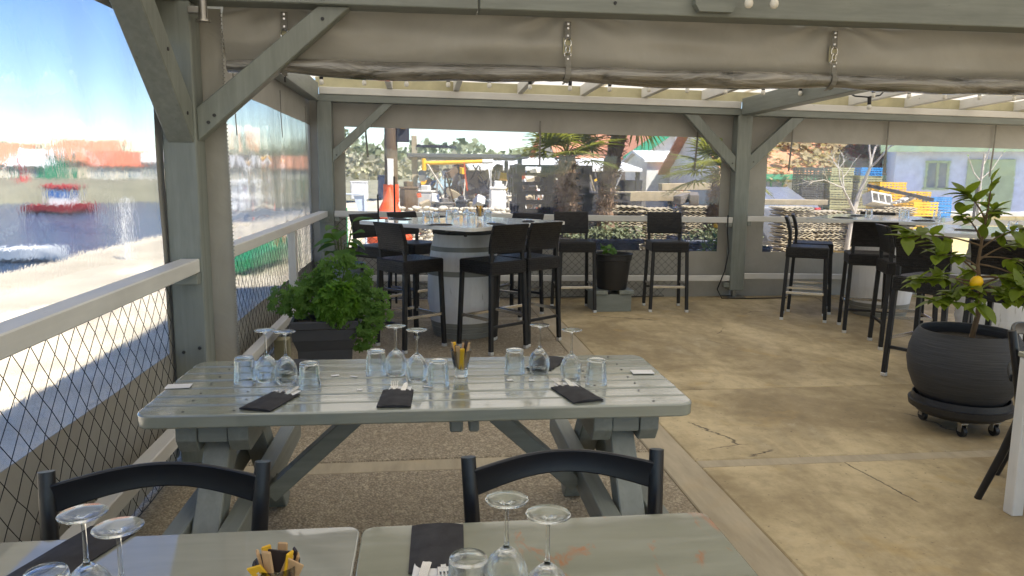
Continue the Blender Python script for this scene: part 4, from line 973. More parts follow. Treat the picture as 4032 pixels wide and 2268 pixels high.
# broad-leaved plant in a grey-blue pot
bp = thing('leafy_pot_plant', 'broad-leaved plant in a grey-blue pot in the back left corner', 'plant', (-.76, 7.34, 0)); bp.scale = (1, 1, 1.2)
b_ = MB(); b_.lathe([(0, 0), (.165, 0), (.205, .50), (.222, .502), (.226, .55), (.215, .552), (.205, .53), (.195, .47), (0, .47)], 32); b_.build('pot', M['pot_blue'], bp, 40)
b_ = MB(); b_.lathe([(0, .485), (.197, .48)], 24); b_.build('soil', M['soil'], bp)
for a in (200, 330):
    b_ = MB(); b_.box((.225 * math.cos(R_(a)), .225 * math.sin(R_(a)), .535), (.03, .03, .06), None, .004); b_.build('handle', M['pot_black'], bp)
bl_v = [leaf_pts(.15, .21, 7, .2, .25), leaf_pts(.13, .17, 7, .25, .3)]
LB = []
for k, (vs, fs) in enumerate(bl_v):
    b_ = MB(); b_.add(vs, fs); LB.append(b_.mesh('leaf', M['leaf_big'], 60))
for k in range(16):
    a = k * 2.399; h_ = .60 + .035 * (k % 9); r0 = .04 + .07 * (k % 3) / 2
    p = Vector((r0 * math.cos(a), r0 * math.sin(a), h_))
    b_ = MB(); b_.tube([(r0 * .3 * math.cos(a), r0 * .3 * math.sin(a), .47), p * .75 + Vector((0, 0, .12)), p], .0045, 5); b_.build('stalk', M['stem'], bp)
    link('leaf', LB[k % 2], bp, p, (R_(rg.uniform(-15, 30)), R_(rg.uniform(-15, 15)), a - math.pi / 2))
# black pot on a grey wooden stand
sd = thing('pot_stand', 'grey-green wooden box stand under the black plant pot', 'stand', (2.14, 8.33, 0))
b_ = MB(); b_.box((0, 0, .10), (.43, .34, .20), None, .004); b_.build('box', M['green_x'], sd)
for x in (-.135, .135):
    b_ = MB(); b_.box((x * 1.12, -.01, .2245), (.17, .38, .045), None, .004); b_.build('slat', M['green_y'], sd)
bp2 = thing('black_pot_plant', 'black plastic plant pot with a small seedling by the back railing', 'plant', (2.16, 8.30, .2475))
b_ = MB(); b_.lathe([(0, 0), (.160, 0), (.168, .02), (.205, .33), (.216, .335), (.220, .385), (.229, .39), (.231, .405), (.222, .408), (.208, .40), (.200, .34), (0, .34)], 36); b_.build('pot', M['pot_black'], bp2, 40)
b_ = MB(); b_.lathe([(0, .355), (.203, .35)], 24); b_.build('soil', M['soil'], bp2)
rb = random.Random(4); LS = []
for k in range(3):
    vs, fs = lobed(.042, 5, .25, .15, k + 9, 24); b_ = MB(); b_.add(vs, fs); LS.append(b_.mesh('leaf', M['leaf_big'], 60))
for k in range(11):
    a = k * 2.4; r0 = .04 + .09 * rb.random(); p = Vector((r0 * math.cos(a) - .06, r0 * math.sin(a) - .05, .40 + .09 * rb.random()))
    b_ = MB(); b_.tube([(p.x * .5 - .02, p.y * .5, .35), p], .0028, 4); b_.build('stalk', M['stem'], bp2)
    link('leaf', LS[k % 3], bp2, p, (R_(rb.uniform(10, 50)), R_(rb.uniform(-20, 20)), rb.random() * 6))

# lemon tree in a round ribbed pot on a wheeled caddy
cd = thing('plant_caddy', 'black wheeled plant caddy under the round dark pot', 'caddy', (3.30, 4.12, 0))
b_ = MB(); b_.lathe([(0, .085), (.20, .085), (.245, .10), (.262, .125), (.285, .13), (.290, .165), (.272, .168), (.268, .205), (.262, .206), (.255, .165), (.24, .155), (0, .155)], 40); b_.build('tray', M['pot_black'], cd, 35)
for a in (238, 300, 60, 130):
    x, y = .20 * math.cos(R_(a)), .20 * math.sin(R_(a))
    b_ = MB(); b_.tube([(x - .012, y, .034), (x + .012, y, .034)], .033, 18); cs = b_.build('caster', M['cable'], cd, 40)
    b_ = MB(); b_.box((x + .018, y, .058), (.004, .03, .05)); b_.box((x - .018, y, .058), (.004, .03, .05)); b_.box((x, y, .084), (.045, .045, .008)); b_.build('fork', M['dull_metal'], cs)
lt = thing('lemon_tree', 'lemon tree with one yellow lemon in a round dark ribbed pot', 'plant', (3.30, 4.12, .157))
b_ = MB(); b_.lathe([(0, .0), (.185, 0), (.215, .012), (.270, .09), (.305, .18), (.318, .26), (.310, .34), (.288, .415), (.268, .450), (.262, .458), (.252, .456), (.250, .44), (.262, .38), (0, .375)], 48); b_.build('pot', M['pot_rib'], lt, 40)
b_ = MB(); b_.lathe([(0, .40), (.262, .392)], 28); b_.build('soil', M['soil'], lt)
rl = random.Random(12)
def zz_(u): return u
trunk = [Vector((.03, 0, .39)), Vector((.05, -.01, .55)), Vector((.055, 0, .70)), Vector((.03, .01, .86)), Vector((.035, 0, 1.02)), Vector((.045, -.01, 1.20)), Vector((.05, -.01, 1.36))]
b_ = MB(); b_.tube(trunk, [.017, .015, .013, .010, .008, .0055, .003], 8); b_.build('trunk', M['bark'], lt, 60)
tips = []
brs = [(.70, (-.36, -.02, .78)), (.72, (.30, -.06, .80)), (.80, (-.40, .05, 1.05)), (.84, (-.30, -.08, .92)), (.88, (.36, .05, .98)), (.95, (.28, -.05, 1.08)), (1.0, (-.16, -.05, 1.16)), (.90, (.45, .0, .82)), (.76, (-.22, -.16, .66)), (.78, (.16, -.18, .74)), (1.02, (.14, .06, 1.18)), (.86, (.40, -.1, .70)), (.97, (-.45, 0, 1.02)), (.74, (.05, -.22, .66)), (1.12, (-.10, .02, 1.28)), (.66, (-.32, -.12, .66)), (.68, (.28, -.12, .66)), (.72, (-.14, -.24, .66)), (.74, (-.42, -.06, .76)), (.80, (.12, .2, .76)), (.78, (.40, -.12, .70))]
def tr_at(z):
    for a, c_ in zip(trunk, trunk[1:]):
        if a.z <= z <= c_.z: return a.lerp(c_, (z - a.z) / (c_.z - a.z))
    return trunk[-1]
bb = MB(); leaf_spots = []
for zt, e in brs:
    p0 = tr_at(zt); p2 = Vector(e); p1 = p0.lerp(p2, .5) + Vector((0, 0, .06)); pts = []
    for k in range(7):
        s_ = k / 6; pts.append(p0 * (1 - s_) ** 2 + p1 * 2 * s_ * (1 - s_) + p2 * s_ * s_)
    bb.tube(pts, [.006 - .0006 * k for k in range(7)], 5)
    for k in range(3, 7):
        for r_ in range(4): leaf_spots.append((pts[k], (pts[k] - p0).normalized()))
    leaf_spots.append((p2, (p2 - p1).normalized()))
for k in range(12): leaf_spots.append((tr_at(1.0 + k * .032), Vector((math.cos(k * 2.4), math.sin(k * 2.4), .9 + .08 * k))))
bb.build('branches', M['bark'], lt, 60)
LM = []
for k, (w, l) in enumerate(((.050, .095), (.058, .115), (.042, .080), (.062, .130))):
    vs, fs = leaf_pts(w, l, 7, .28, .18); b_ = MB(); b_.add(vs, fs); LM.append(b_.mesh('leaf', M['leaf_lemon'], 60))
for k, (p, d_) in enumerate(leaf_spots):
    a = rl.random() * 6.283; dirv = Vector((d_.x * .7 + math.cos(a) * .8, d_.y * .7 + math.sin(a) * .8, d_.z * .45 + rl.uniform(-.6, .5))).normalized()
    qt = dirv.to_track_quat('Y', 'Z'); o = link('leaf', LM[rl.randrange(4)], lt, p); o.rotation_mode = 'QUATERNION'; o.rotation_quaternion = qt
    sc_ = rl.uniform(.75, 1.25); o.scale = (sc_, sc_, sc_)
b_ = MB(); b_.lathe([(0, -.048), (.008, -.046), (.014, -.038), (.028, -.024), (.035, 0), (.031, .020), (.016, .036), (0, .040)], 20); o = b_.build('lemon', M['lemon'], lt, 80, (-.055, -.10, .765), (R_(12), R_(28), 0))
# table and chair cut by the right edge
rt = thing('cafe_table', 'white-legged cafe table cut off by the right edge of the picture', 'table', (3.13, 2.60, 0))
b_ = MB(); b_.box((0, 0, .748), (.94, .80, .024), None, .004); b_.build('table_top', M['top_worn'], rt)
for sx in (-1, 1):
    for sy in (-1, 1):
        b_ = MB(); b_.box((sx * .435, sy * .365, .367), (.058, .058, .735), None, .004); b_.build('leg', M['white_z'], rt)
b_ = MB(); b_.box((0, 0, .70), (.82, .68, .07)); b_.build('apron', M['white_x'], rt)
chair('black wooden chair cut off by the right edge, behind the white table leg', (2.89, 3.17, 0), R_(40))
# cables and rods
b_ = MB(); b_.tube([(3.80, 9.00, 1.05), (3.80, 8.995, .85), (3.83, 8.99, .6), (3.79, 8.99, .35), (3.70, 8.98, .12), (3.75, 8.95, .012), (4.1, 8.9, .012), (4.6, 8.93, .012)], .008, 6); tag(b_.build('power_cable', M['cable'], None, 60), 'black cable running down the back railing beside the middle post', 'cable')
for (p, q, lb) in [((-.48, 8.85, 0), (-.50, 8.93, 1.28), 'shorter thin black rod leaning on the back railing'), ((-.30, 8.88, 0), (-.31, 8.95, 1.49), 'taller thin black rod leaning on the back railing')]:
    b_ = MB(); b_.tube([p, Vector(p).lerp(Vector(q), .5), q], [.013, .012, .010], 8); tag(b_.build('black_rod', M['cable'], None, 60), lb, 'rod')

# ------------------------------------------------------------------ outside: yard things
GZ = -.07
def cm(nm, rgb, rough=.7, **kw):
    if nm not in M: M[nm] = plain(nm, srgb(*rgb), rough, **kw)
    return M[nm]
cm('wall_white', (226, 222, 212), .8); cm('wall_lilac', (208, 220, 248), .8); cm('wall_cream', (222, 212, 188), .8)
cm('roof_orange', (206, 142, 106), .85, var=.3, scale=3); cm('roof_dark', (84, 84, 84), .8); cm('roof_white', (232, 230, 224), .6); cm('roof_red', (206, 116, 86), .85)
cm('trim_green', (60, 150, 112), .6); cm('trim_sage', (168, 190, 150), .6); cm('pane_sky', (120, 136, 150), .05); cm('frame_pale', (196, 206, 186), .5)  # window pane colour lightened to stand in for reflected sky
cm('grey_wood', (112, 104, 96), .9, var=.3, scale=8); cm('old_wood', (172, 156, 126), .9, var=.25, scale=8); cm('black_wood', (48, 48, 54), .8, var=.3); cm('pallet_wood', (62, 60, 64), .9, var=.35, scale=9)
cm('oyster_tile', (196, 182, 154), .95, var=.35, scale=14, bs=.8, bd=.004); cm('concrete_block', (206, 202, 192), .9)
cm('crate_olive', (168, 164, 122), .6); cm('crate_yellow', (238, 186, 20), .5); cm('crate_blue', (36, 132, 196), .5); cm('crate_dark', (70, 70, 66), .6)
cm('red_orange', (226, 92, 40), .6); cm('boat_red', (176, 28, 30), .5); cm('boat_white', (232, 232, 228), .4); cm('boat_blue', (60, 110, 170), .5); cm('boat_green', (36, 150, 92), .5)
cm('yellow_paint', (240, 178, 24), .5); cm('navy_plastic', (44, 52, 74), .5); cm('car_grey', (120, 122, 128), .3); cm('tube_pale', (196, 206, 220), .4); cm('stone', (206, 196, 174), .95, var=.3, scale=6)

def house(name, label, x, y, w, d, h, rh, rz, wall, roof, wins=(), doors=(), trim='frame_pale', over=.25, cat='house', base=GZ):
    """gable roof with its ridge along local X; local -Y is the front; wins/doors: (x, z, w, h) on the front"""
    t_ = thing(name, label, cat, (x, y, base), rz)
    b_ = MB(); b_.prism([(-d / 2, 0), (d / 2, 0), (d / 2, h), (0, h + rh), (-d / 2, h)], -w / 2, w / 2, tf=Matrix(((0, 0, 1, 0), (1, 0, 0, 0), (0, 1, 0, 0), (0, 0, 0, 1)))); b_.build('wall', M[wall], t_)
    for s_ in (-1, 1):
        e = Vector((0, s_ * (d / 2 + over), h - over * rh / (d / 2) + .02)); r_ = Vector((0, 0, h + rh + .02)); X = Vector((w / 2 + over, 0, 0)); T = Vector((0, 0, .09))
        b_ = MB(); vs = [e - X, e + X, r_ + X, r_ - X]; b_.add(vs + [p + T for p in vs], [(3, 2, 1, 0), (4, 5, 6, 7), (0, 1, 5, 4), (1, 2, 6, 5), (2, 3, 7, 6), (3, 0, 4, 7)]); b_.build('roof', M[roof], t_)
    for (wx, wz, ww, wh) in wins:
        f_ = MB(); fy = -d / 2 - .02
        for (cx, cz, sx, sz) in ((wx, wz + wh / 2, ww + .1, .06), (wx, wz - wh / 2, ww + .1, .06), (wx - ww / 2, wz, .06, wh), (wx + ww / 2, wz, .06, wh), (wx, wz, .05, wh)): f_.box((cx, fy, cz), (sx, .07, sz))
        wo = f_.build('window', M[trim], t_)
        b_ = MB(); b_.box((wx, -d / 2 - .004, wz), (ww, .02, wh)); b_.build('pane', M['pane_sky'], wo)
    for (dx, dz, dw, dh, dm) in doors:
        b_ = MB(); b_.box((dx, -d / 2 - .03, dz), (dw, .06, dh), None, .01); b_.build('door', M[dm], t_)
    return t_
# right bay
lh = house('lilac_house', 'lilac-blue house with sage-green door and pale window beyond the yard', 18.8, 19.5, 10.2, 7.0, 2.55, 1.5, R_(-30), 'wall_lilac', 'roof_orange', [(-4.1, 1.69, .50, .70)], [(-2.9, 1.22, 1.05, 1.78, 'trim_sage')], 'trim_sage', .35)
b_ = MB(); b_.beam((-5.5, -3.84, 2.40), (5.3, -3.84, 2.40), .05, .22); b_.build('fascia', M['trim_sage'], lh)
b_ = MB(); b_.beam((-5.47, -3.8, 2.36), (-5.47, -.1, 3.9), .05, .24); b_.build('barge_board', M['trim_sage'], lh)
vs_h = house('vine_shed', 'low shed with orange tiled roof overgrown by a yellowing vine', 12.0, 25.2, 5.2, 5.5, 1.85, 1.7, R_(0), 'wall_white', 'roof_orange', [(-1.2, 1.05, .8, .9), (.9, 1.05, .9, .9)], [(0, .9, .5, 1.7, 'black_wood')], 'trim_green', .35, 'shed')
b_ = MB(); b_.beam((-2.8, -3.1, 1.62), (2.8, -3.1, 1.62), .05, .16); b_.build('fascia', M['trim_green'], vs_h)
vb = MB(); rv = random.Random(5); vl = leaf_pts(.16, .2, 3, .2, .2)
for k in range(2600):
    s_ = rv.random(); x = rv.uniform(-2.9, 2.9); y = -3.15 + s_ * 3.1; z = 1.65 + s_ * 1.9 + .12 + rv.random() * .28 - (rv.random() * .5 if s_ < .05 else 0)
    if nz(x * .9, y * .9, 2) < -.22: continue
    scatter(vb, vl[0], vl[1], (x, y, z), (rv.gauss(0, .5), rv.gauss(-.4, .5), 1), rv.random() * 6.3, .6 + rv.random() * .7)
tag(vb.build('vine', M['leaf_dry'], vs_h), kind='stuff')
# low parapet with yellowish panels
pw_ = thing('low_wall', 'low pale wall of yellowish panels in front of the lilac house', 'wall', (13.3, 15.0, GZ), R_(-6))
for k in range(10):
    b_ = MB(); b_.box((-2.0 + k * .45, 0, .40), (.44, .12, .80), None, .006); b_.build('panel', cm('panel_yellow', (224, 208, 150), .8), pw_)
b_ = MB(); b_.box((.05, 0, .85), (4.7, .22, .10), None, .01); b_.build('coping', M['concrete_block'], pw_)

# crates: slatted plastic boxes, stacked
def crate_mesh(w, d, h, mat):
    b_ = MB()
    for z, t_ in ((.012, .024), (h * .36, .03), (h * .66, .03), (h - .015, .03)):
        for s_ in (-1, 1):
            b_.box((0, s_ * (d / 2 - .008), z), (w, .016, t_)); b_.box((s_ * (w / 2 - .008), 0, z), (.016, d - .034, t_))
    for k in range(7):
        x = -w / 2 + .02 + k * (w - .04) / 6
        for s_ in (-1, 1): b_.box((x, s_ * (d / 2 - .010), h / 2), (.022, .010, h - .03))
    for k in range(5):
        y = -d / 2 + .02 + k * (d - .04) / 4
        for s_ in (-1, 1): b_.box((s_ * (w / 2 - .010), y, h / 2), (.010, .022, h - .03))
    b_.box((0, 0, .018), (w - .04, d - .04, .012)); return b_.mesh('crate', mat)
def crates(me, x, y, z0, n, h, rz, label, grp, rs, cat='crate'):
    words = ['bottom', 'second from the bottom', 'third from the bottom', 'fourth from the bottom', 'fifth from the bottom', 'sixth from the bottom', 'seventh from the bottom', 'eighth from the bottom', 'ninth from the bottom', 'tenth from the bottom', 'eleventh from the bottom', 'twelfth from the bottom']
    for k in range(n):
        nm = 'topmost' if k == n - 1 and n > 1 else words[k]
        o = link('plastic_crate', me, None, (x + rs.uniform(-.012, .012), y + rs.uniform(-.012, .012), z0 + k * h), (0, 0, rz + rs.uniform(-.04, .04)))
        tag(o, label + ((', ' + nm + ' of its stack') if n > 1 else ''), cat, grp)
rs_ = random.Random(31)
CO = crate_mesh(.52, .42, .165, M['crate_olive']); CY = crate_mesh(.58, .42, .19, M['crate_yellow']); CB = crate_mesh(.50, .42, .175, M['crate_blue']); CD = crate_mesh(.52, .42, .165, M['crate_dark'])
crates(CD, 8.42, 15.7, GZ, 11, .165, 0, 'dark grey plastic crate, left of the olive crates', 'stacked crates in the yard', rs_)
crates(CO, 9.02, 15.6, GZ, 11, .165, 0, 'olive plastic crate behind the bare tree', 'stacked crates in the yard', rs_)
crates(CO, 9.62, 15.5, GZ, 10, .165, 0, 'olive plastic crate under a blue one', 'stacked crates in the yard', rs_)
crates(CB, 9.62, 15.5, GZ + 1.65, 1, .175, 0, 'blue plastic crate lying on top of the olive stack', 'stacked crates in the yard', rs_)
crates(CY, 9.55, 14.6, GZ, 8, .19, 0, 'yellow plastic crate, left yellow stack', 'stacked crates in the yard', rs_)
crates(CY, 10.18, 14.7, GZ, 7, .19, 0, 'yellow plastic crate, right yellow stack', 'stacked crates in the yard', rs_)
crates(CY, 9.78, 13.9, GZ, 6, .19, .1, 'yellow crate, front stack beside grey boards', 'stacked crates in the yard', rs_)
crates(CB, 10.55, 14.5, GZ, 7, .175, 0, 'blue crate below the lilac house window', 'stacked crates in the yard', rs_)
crates(CY, 5.62, 10.0, GZ, 3, .19, .2, 'yellow crate behind the side-on stools', 'stacked crates in the yard', rs_)

# stacks of wavy oyster-spat tiles
b_ = MB()
def tilef(a, b): return ((a - .5) * .62, (b - .5) * .42, .010 * math.sin(a * math.pi * 12) + .004 * nz(a * 9, b * 5))
b_.sheet(48, 2, tilef, (0, 0, -.014)); TILE = [b_.mesh('tile', M['oyster_tile'])]
b_ = MB(); b_.sheet(48, 2, lambda a, b: ((a - .5) * .56, (b - .5) * .42, .011 * math.sin(a * math.pi * 11 + 1) + .005 * nz(a * 8, b * 5, 3)), (0, 0, -.013)); TILE.append(b_.mesh('tile', M['oyster_tile']))
def tile_stack(x, y, n, label, rz=0.0, pitch=.038):
    t_ = thing('tile_stack', label, 'tile stack', (x, y, GZ), rz, 'stacks of grey-beige wavy tiles')
    for k in range(n):
        link('tile', TILE[k % 2], t_, (rs_.uniform(-.022, .022), rs_.uniform(-.02, .02), .03 + k * pitch), (rs_.uniform(-.012, .012), rs_.uniform(-.014, .014), rs_.uniform(-.05, .05)))
    return t_
names = ['leftmost', 'second from left', 'third from left', 'rightmost']
for k, x in enumerate((3.35, 4.0, 4.65, 5.3)): tile_stack(x, 12.35 + .12 * (k % 2), 29 - k % 2, 'stack of wavy grey-beige tiles behind the palms, ' + names[k] + ' of four', R_(3 * k - 4))
for k, x in enumerate((6.35, 7.0, 7.65, 8.3)): tile_stack(x, 12.3 + .15 * (k % 2), 29 - (k * 2) % 3, 'stack of wavy grey-beige tiles in the right bay, ' + names[k] + ' of four', R_(4 - 2 * k))
for k, (p, q_, w, h, lb) in enumerate([((3.1, 13.0, 1.16), (4.75, 13.05, 1.18), .22, .17, 'long weathered timber lying on the tiles, left one'), ((4.3, 13.3, 1.33), (5.6, 13.3, 1.36), .2, .13, 'upper weathered timber lying across the tiles'), ((4.25, 12.2, 1.13), (4.65, 12.9, 1.16), .13, .15, 'short dark timber block pointing at the terrace, left one'), ((4.62, 12.4, 1.13), (4.85, 13.1, 1.17), .16, .17, 'short dark timber block pointing at the terrace, right one'), ((5.9, 13.4, 1.07), (7.5, 13.3, 1.07), .2, .1, 'weathered timber lying on the right tiles')]):
    b_ = MB(); b_.beam(p, q_, w, h, .008); tag(b_.build('timber', M['old_wood' if k not in (2, 3) else 'grey_wood']), lb, 'timber', 'timbers lying on the tile stacks')
b_ = MB(); cbk = [(-.25, -.1), (.25, -.1), (.25, .1), (-.25, .1)]
for (x, y, sx, sy) in ((0, -.085, .5, .03), (0, .085, .5, .03), (-.235, 0, .03, .14), (-.08, 0, .03, .14), (.08, 0, .03, .14), (.235, 0, .03, .14)): b_.box((x, y, 0), (sx, sy, .2))
b_.box((0, 0, -.05), (.47, .15, .08)); o = b_.build('concrete_block', M['concrete_block'], None, None, (7.92, 12.35, 1.15), (R_(68), R_(8), R_(16))); tag(o, 'pale hollow concrete block lying on the tiles in the right bay', 'block')
for k in range(5):
    b_ = MB(); b_.beam((8.15 + k * .06, 12.25 + .03 * k, 1.10 + .012 * k), (8.75 + k * .03, 12.75, 1.13 + .015 * k + .05 * (k == 4)), .10, .035, .004); tag(b_.build('board', M['grey_wood' if k % 2 else 'concrete_block']), 'grey board right of the concrete block, ' + ['bottom', 'second', 'middle', 'fourth', 'topmost'][k] + ' of the pile', 'board', 'boards piled on the tiles')
b_ = MB(); b_.beam((8.05, 12.9, 1.40), (8.95, 12.3, 1.16), .16, .06, .004); tag(b_.build('board', M['black_wood']), 'dark board slanting down behind the concrete block', 'board')

# pallets
b_ = MB()
for y in (-.36, -.18, 0, .18, .36): b_.box((0, y, .133), (1.2, .11, .022))
for x in (-.53, 0, .53): b_.box((x, 0, .111), (.14, .8, .02))
for x in (-.53, 0, .53):
    for y in (-.33, 0, .33): b_.box((x, y, .062), (.14, .13, .078))
for y in (-.33, 0, .33): b_.box((0, y, .011), (1.2, .12, .022))
PAL = b_.mesh('pallet', M['pallet_wood'])
for k in range(12):
    w_ = ['bottom', 'second', 'third', 'fourth', 'fifth', 'sixth', 'seventh', 'eighth', 'ninth', 'tenth', 'eleventh', 'topmost'][k]
    o = link('pallet', PAL, None, (2.05 + rs_.uniform(-.03, .03), 12.0 + rs_.uniform(-.03, .03), GZ + k * .146), (0, 0, rs_.uniform(-.03, .03))); tag(o, 'dark wooden pallet behind the left palm, ' + w_ + ' of the stack from below', 'pallet', 'stack of dark pallets')
for k in range(9):
    w_ = ['bottom', 'second', 'third', 'fourth', 'fifth', 'sixth', 'seventh', 'eighth', 'topmost'][k]
    o = link('pallet', PAL, None, (2.95 + rs_.uniform(-.03, .03), 13.0 + rs_.uniform(-.03, .03), GZ + k * .146), (0, 0, rs_.uniform(-.03, .03))); tag(o, 'dark wooden pallet behind the leaning palm trunk, ' + w_ + ' of the stack from below', 'pallet', 'stack of dark pallets')

# palms
def frond_mesh(seed, nl=24, L=.62, pet=.45):
    rr = random.Random(seed); b_ = MB(); b_.tube([(0, 0, 0), (0, pet * .5, .03), (0, pet, .0)], [.011, .008, .006], 5)
    for k in range(nl):
        a = R_(-115 + 230 * k / (nl - 1)); l = L * (.78 + .22 * math.cos(a * .7)) * rr.uniform(.9, 1.05); w = .020
        dx, dy = math.sin(a), math.cos(a); px, py = dy, -dx
        dr = rr.uniform(.12, .34); pts = []
        for (s_, ww) in ((0, .35), (.4, 1), (.75, .7), (1, .05)):
            z = .04 * (1 - abs(a) / 2) - dr * l * max(0, s_ - .35) ** 1.6 * 1.3; c_ = Vector((dx * l * s_, pet + dy * l * s_, z))
            pts.append((c_ - Vector((px, py, 0)) * w * ww + Vector((0, 0, .006)), c_, c_ + Vector((px, py, 0)) * w * ww + Vector((0, 0, .006))))
        vs = [p for t3 in pts for p in t3]; fs = []
        for i in range(3): fs += [(3 * i, 3 * i + 1, 3 * i + 4, 3 * i + 3), (3 * i + 1, 3 * i + 2, 3 * i + 5, 3 * i + 4)]
        b_.add(vs, fs)
    return b_.mesh('frond', M['leaf_palm'])
FR = [frond_mesh(k) for k in range(4)]
def palm(label, path, r0, r1, n, seed, dead=8, emin=-40, emax=75, fs=1.0):
    p_ = thing('palm_tree', label, 'palm', path[0], 0, 'fan palms behind the back curtain'); O = Vector(path[0]); pts = [Vector(q_) - O for q_ in path]
    rr = random.Random(seed); b_ = MB(); dense = []
    for a, c_ in zip(pts, pts[1:]):
        for k in range(8): dense.append(a.lerp(c_, k / 8))
    dense.append(pts[-1]); N = len(dense)
    b_.tube(dense, [(r0 + (r1 - r0) * i / N) * (1 + .10 * math.sin(i * 2.1) + .07 * rr.uniform(-1, 1)) for i in range(N)], 16); b_.build('trunk', M['fibre'], p_, 30)
    b_ = MB()
    for k in range(420):
        i = rr.randrange(N); a = rr.random() * 6.283; c_ = dense[i]; rad = (r0 + (r1 - r0) * i / N)
        d_ = Vector((math.cos(a), math.sin(a), rr.uniform(-.6, .9))); p0 = c_ + Vector((math.cos(a), math.sin(a), 0)) * rad * .9
        b_.tube([p0, p0 + d_ * .05, p0 + d_ * .09 + Vector((0, 0, -.03 * rr.random()))], [.008, .005, .002], 3, False)
    tag(b_.build('trunk_fibres', M['fibre'], p_), kind='stuff')
    for k in range(n):
        az = k * 2.399 + rr.uniform(-.2, .2); el = R_(emin + (emax - emin) * (k + .5) / n + rr.uniform(-6, 6)); s_ = fs * rr.uniform(.85, 1.1)
        o = link('frond', FR[k % 4], p_, pts[-1] + Vector((0, 0, -.04 + .10 * k / n)), None, (s_, s_, s_)); o.rotation_mode = 'QUATERNION'
        d_ = Vector((math.cos(az) * math.cos(el), math.sin(az) * math.cos(el), math.sin(el))); o.rotation_quaternion = d_.to_track_quat('Y', 'Z')
    return p_
palm('fan palm with short trunk in front of the pallets', [(2.10, 10.65, .5), (2.09, 10.65, 1.0), (2.06, 10.62, 1.42), (2.06, 10.6, 1.80)], .15, .12, 20, 3, emin=-6, emax=80, fs=.82)
palm('taller fan palm with leaning bare trunk, crown hidden above the curtain', [(2.78, 10.95, .5), (2.70, 10.95, 1.0), (2.74, 10.9, 1.5), (2.86, 10.85, 2.1), (2.88, 10.85, 2.75)], .135, .105, 24, 8, emin=-60, fs=1.0)
palm('fan palm with bright sunlit fronds beside the middle post', [(4.34, 10.85, .5), (4.40, 10.85, 1.1), (4.46, 10.85, 1.62)], .14, .11, 20, 15, emin=-25, fs=.85)
def trough(label, x0, x1, y0, y1, h, seed):
    t_ = thing('trough_planter', label, 'planter', ((x0 + x1) / 2, (y0 + y1) / 2, GZ)); w, d = x1 - x0, y1 - y0
    b_ = MB(); b_.box((0, 0, h / 2), (w * .92, d * .9, h), None, .03); b_.box((0, 0, h - .02), (w, d, .06), None, .015); b_.build('tub', M['navy_plastic'], t_)
    b_ = MB(); b_.box((0, 0, h + .012), (w * .9, d * .86, .012)); b_.build('soil', M['soil'], t_)
    rr = random.Random(seed); b_ = MB(); vs, fs = leaf_pts(.035, .07, 3, .2, .3)
    for k in range(700):
        scatter(b_, vs, fs, (rr.gauss(.12, w * .22), -d * .3 + rr.gauss(0, .08), h + .03 + abs(rr.gauss(0, .07))), (rr.gauss(0, .6), rr.gauss(-.3, .6), 1), rr.random() * 6.3, rr.uniform(.6, 1.3))
    tag(b_.build('ground_cover', M['leaf_pine'], t_), kind='stuff'); return t_
trough('navy trough planter holding the two left palms', 1.85, 3.12, 10.25, 11.25, .70, 3)
trough('navy trough planter holding the palm beside the middle post', 3.75, 4.72, 10.35, 11.2, .68, 6)
tb = thing('tub_planter', 'round navy tub with a small plant on the ground outside the right bay', 'planter', (4.75, 10.2, GZ))
b_ = MB(); b_.lathe([(0, .3), (.16, .3), (.21, .58), (.225, .585), (.225, .61), (.20, .61), (.19, .56), (0, .56)], 24); b_.lathe([(0, 0), (.2, 0), (.16, .3)], 24); b_.build('tub', M['navy_plastic'], tb, 40)
b_ = MB(); vs, fs = leaf_pts(.05, .10, 4, .2, .3)
for k in range(40): scatter(b_, vs, fs, (rs_.gauss(0, .06), rs_.gauss(0, .06), .60), (rs_.gauss(0, .6), rs_.gauss(0, .6), 1), rs_.random() * 6.3, 1)
tag(b_.build('leaves', M['leaf_big'], tb), kind='stuff')
b_ = MB(); sf = thing('yellow_flower_plant', 'small plant with yellow and white flowers below the sunlit palm', 'plant', (3.95, 9.9, GZ))
for k in range(30):
    a = k * 2.4; b_.tube([(0, 0, 0), (.05 * math.cos(a), .05 * math.sin(a), .35), (.12 * math.cos(a), .12 * math.sin(a), .62 + .2 * (k % 5) / 4)], .004, 3, False)
b_.build('stems', M['stem'], sf); b_ = MB()
for k in range(60): scatter(b_, vs, fs, (rs_.gauss(0, .10), rs_.gauss(0, .08), rs_.uniform(.45, .85)), (rs_.gauss(0, .6), rs_.gauss(0, .6), 1), rs_.random() * 6.3, .9)
tag(b_.build('leaves', M['leaf_big'], sf), kind='stuff')
for k, (x, z) in enumerate(((-.05, 1.00), (.04, .93))):
    b_ = MB(); b_.lathe([(0, .012), (.03, .008), (.034, 0), (0, -.006)], 10); b_.build('flower', M['crate_yellow'], sf, 60, (x, -.05, z), (R_(70), 0, 0))
    b_ = MB(); b_.tube([(0, 0, .5), (x, -.04, z)], .004, 4); b_.build('flower_stem', M['stem'], sf)

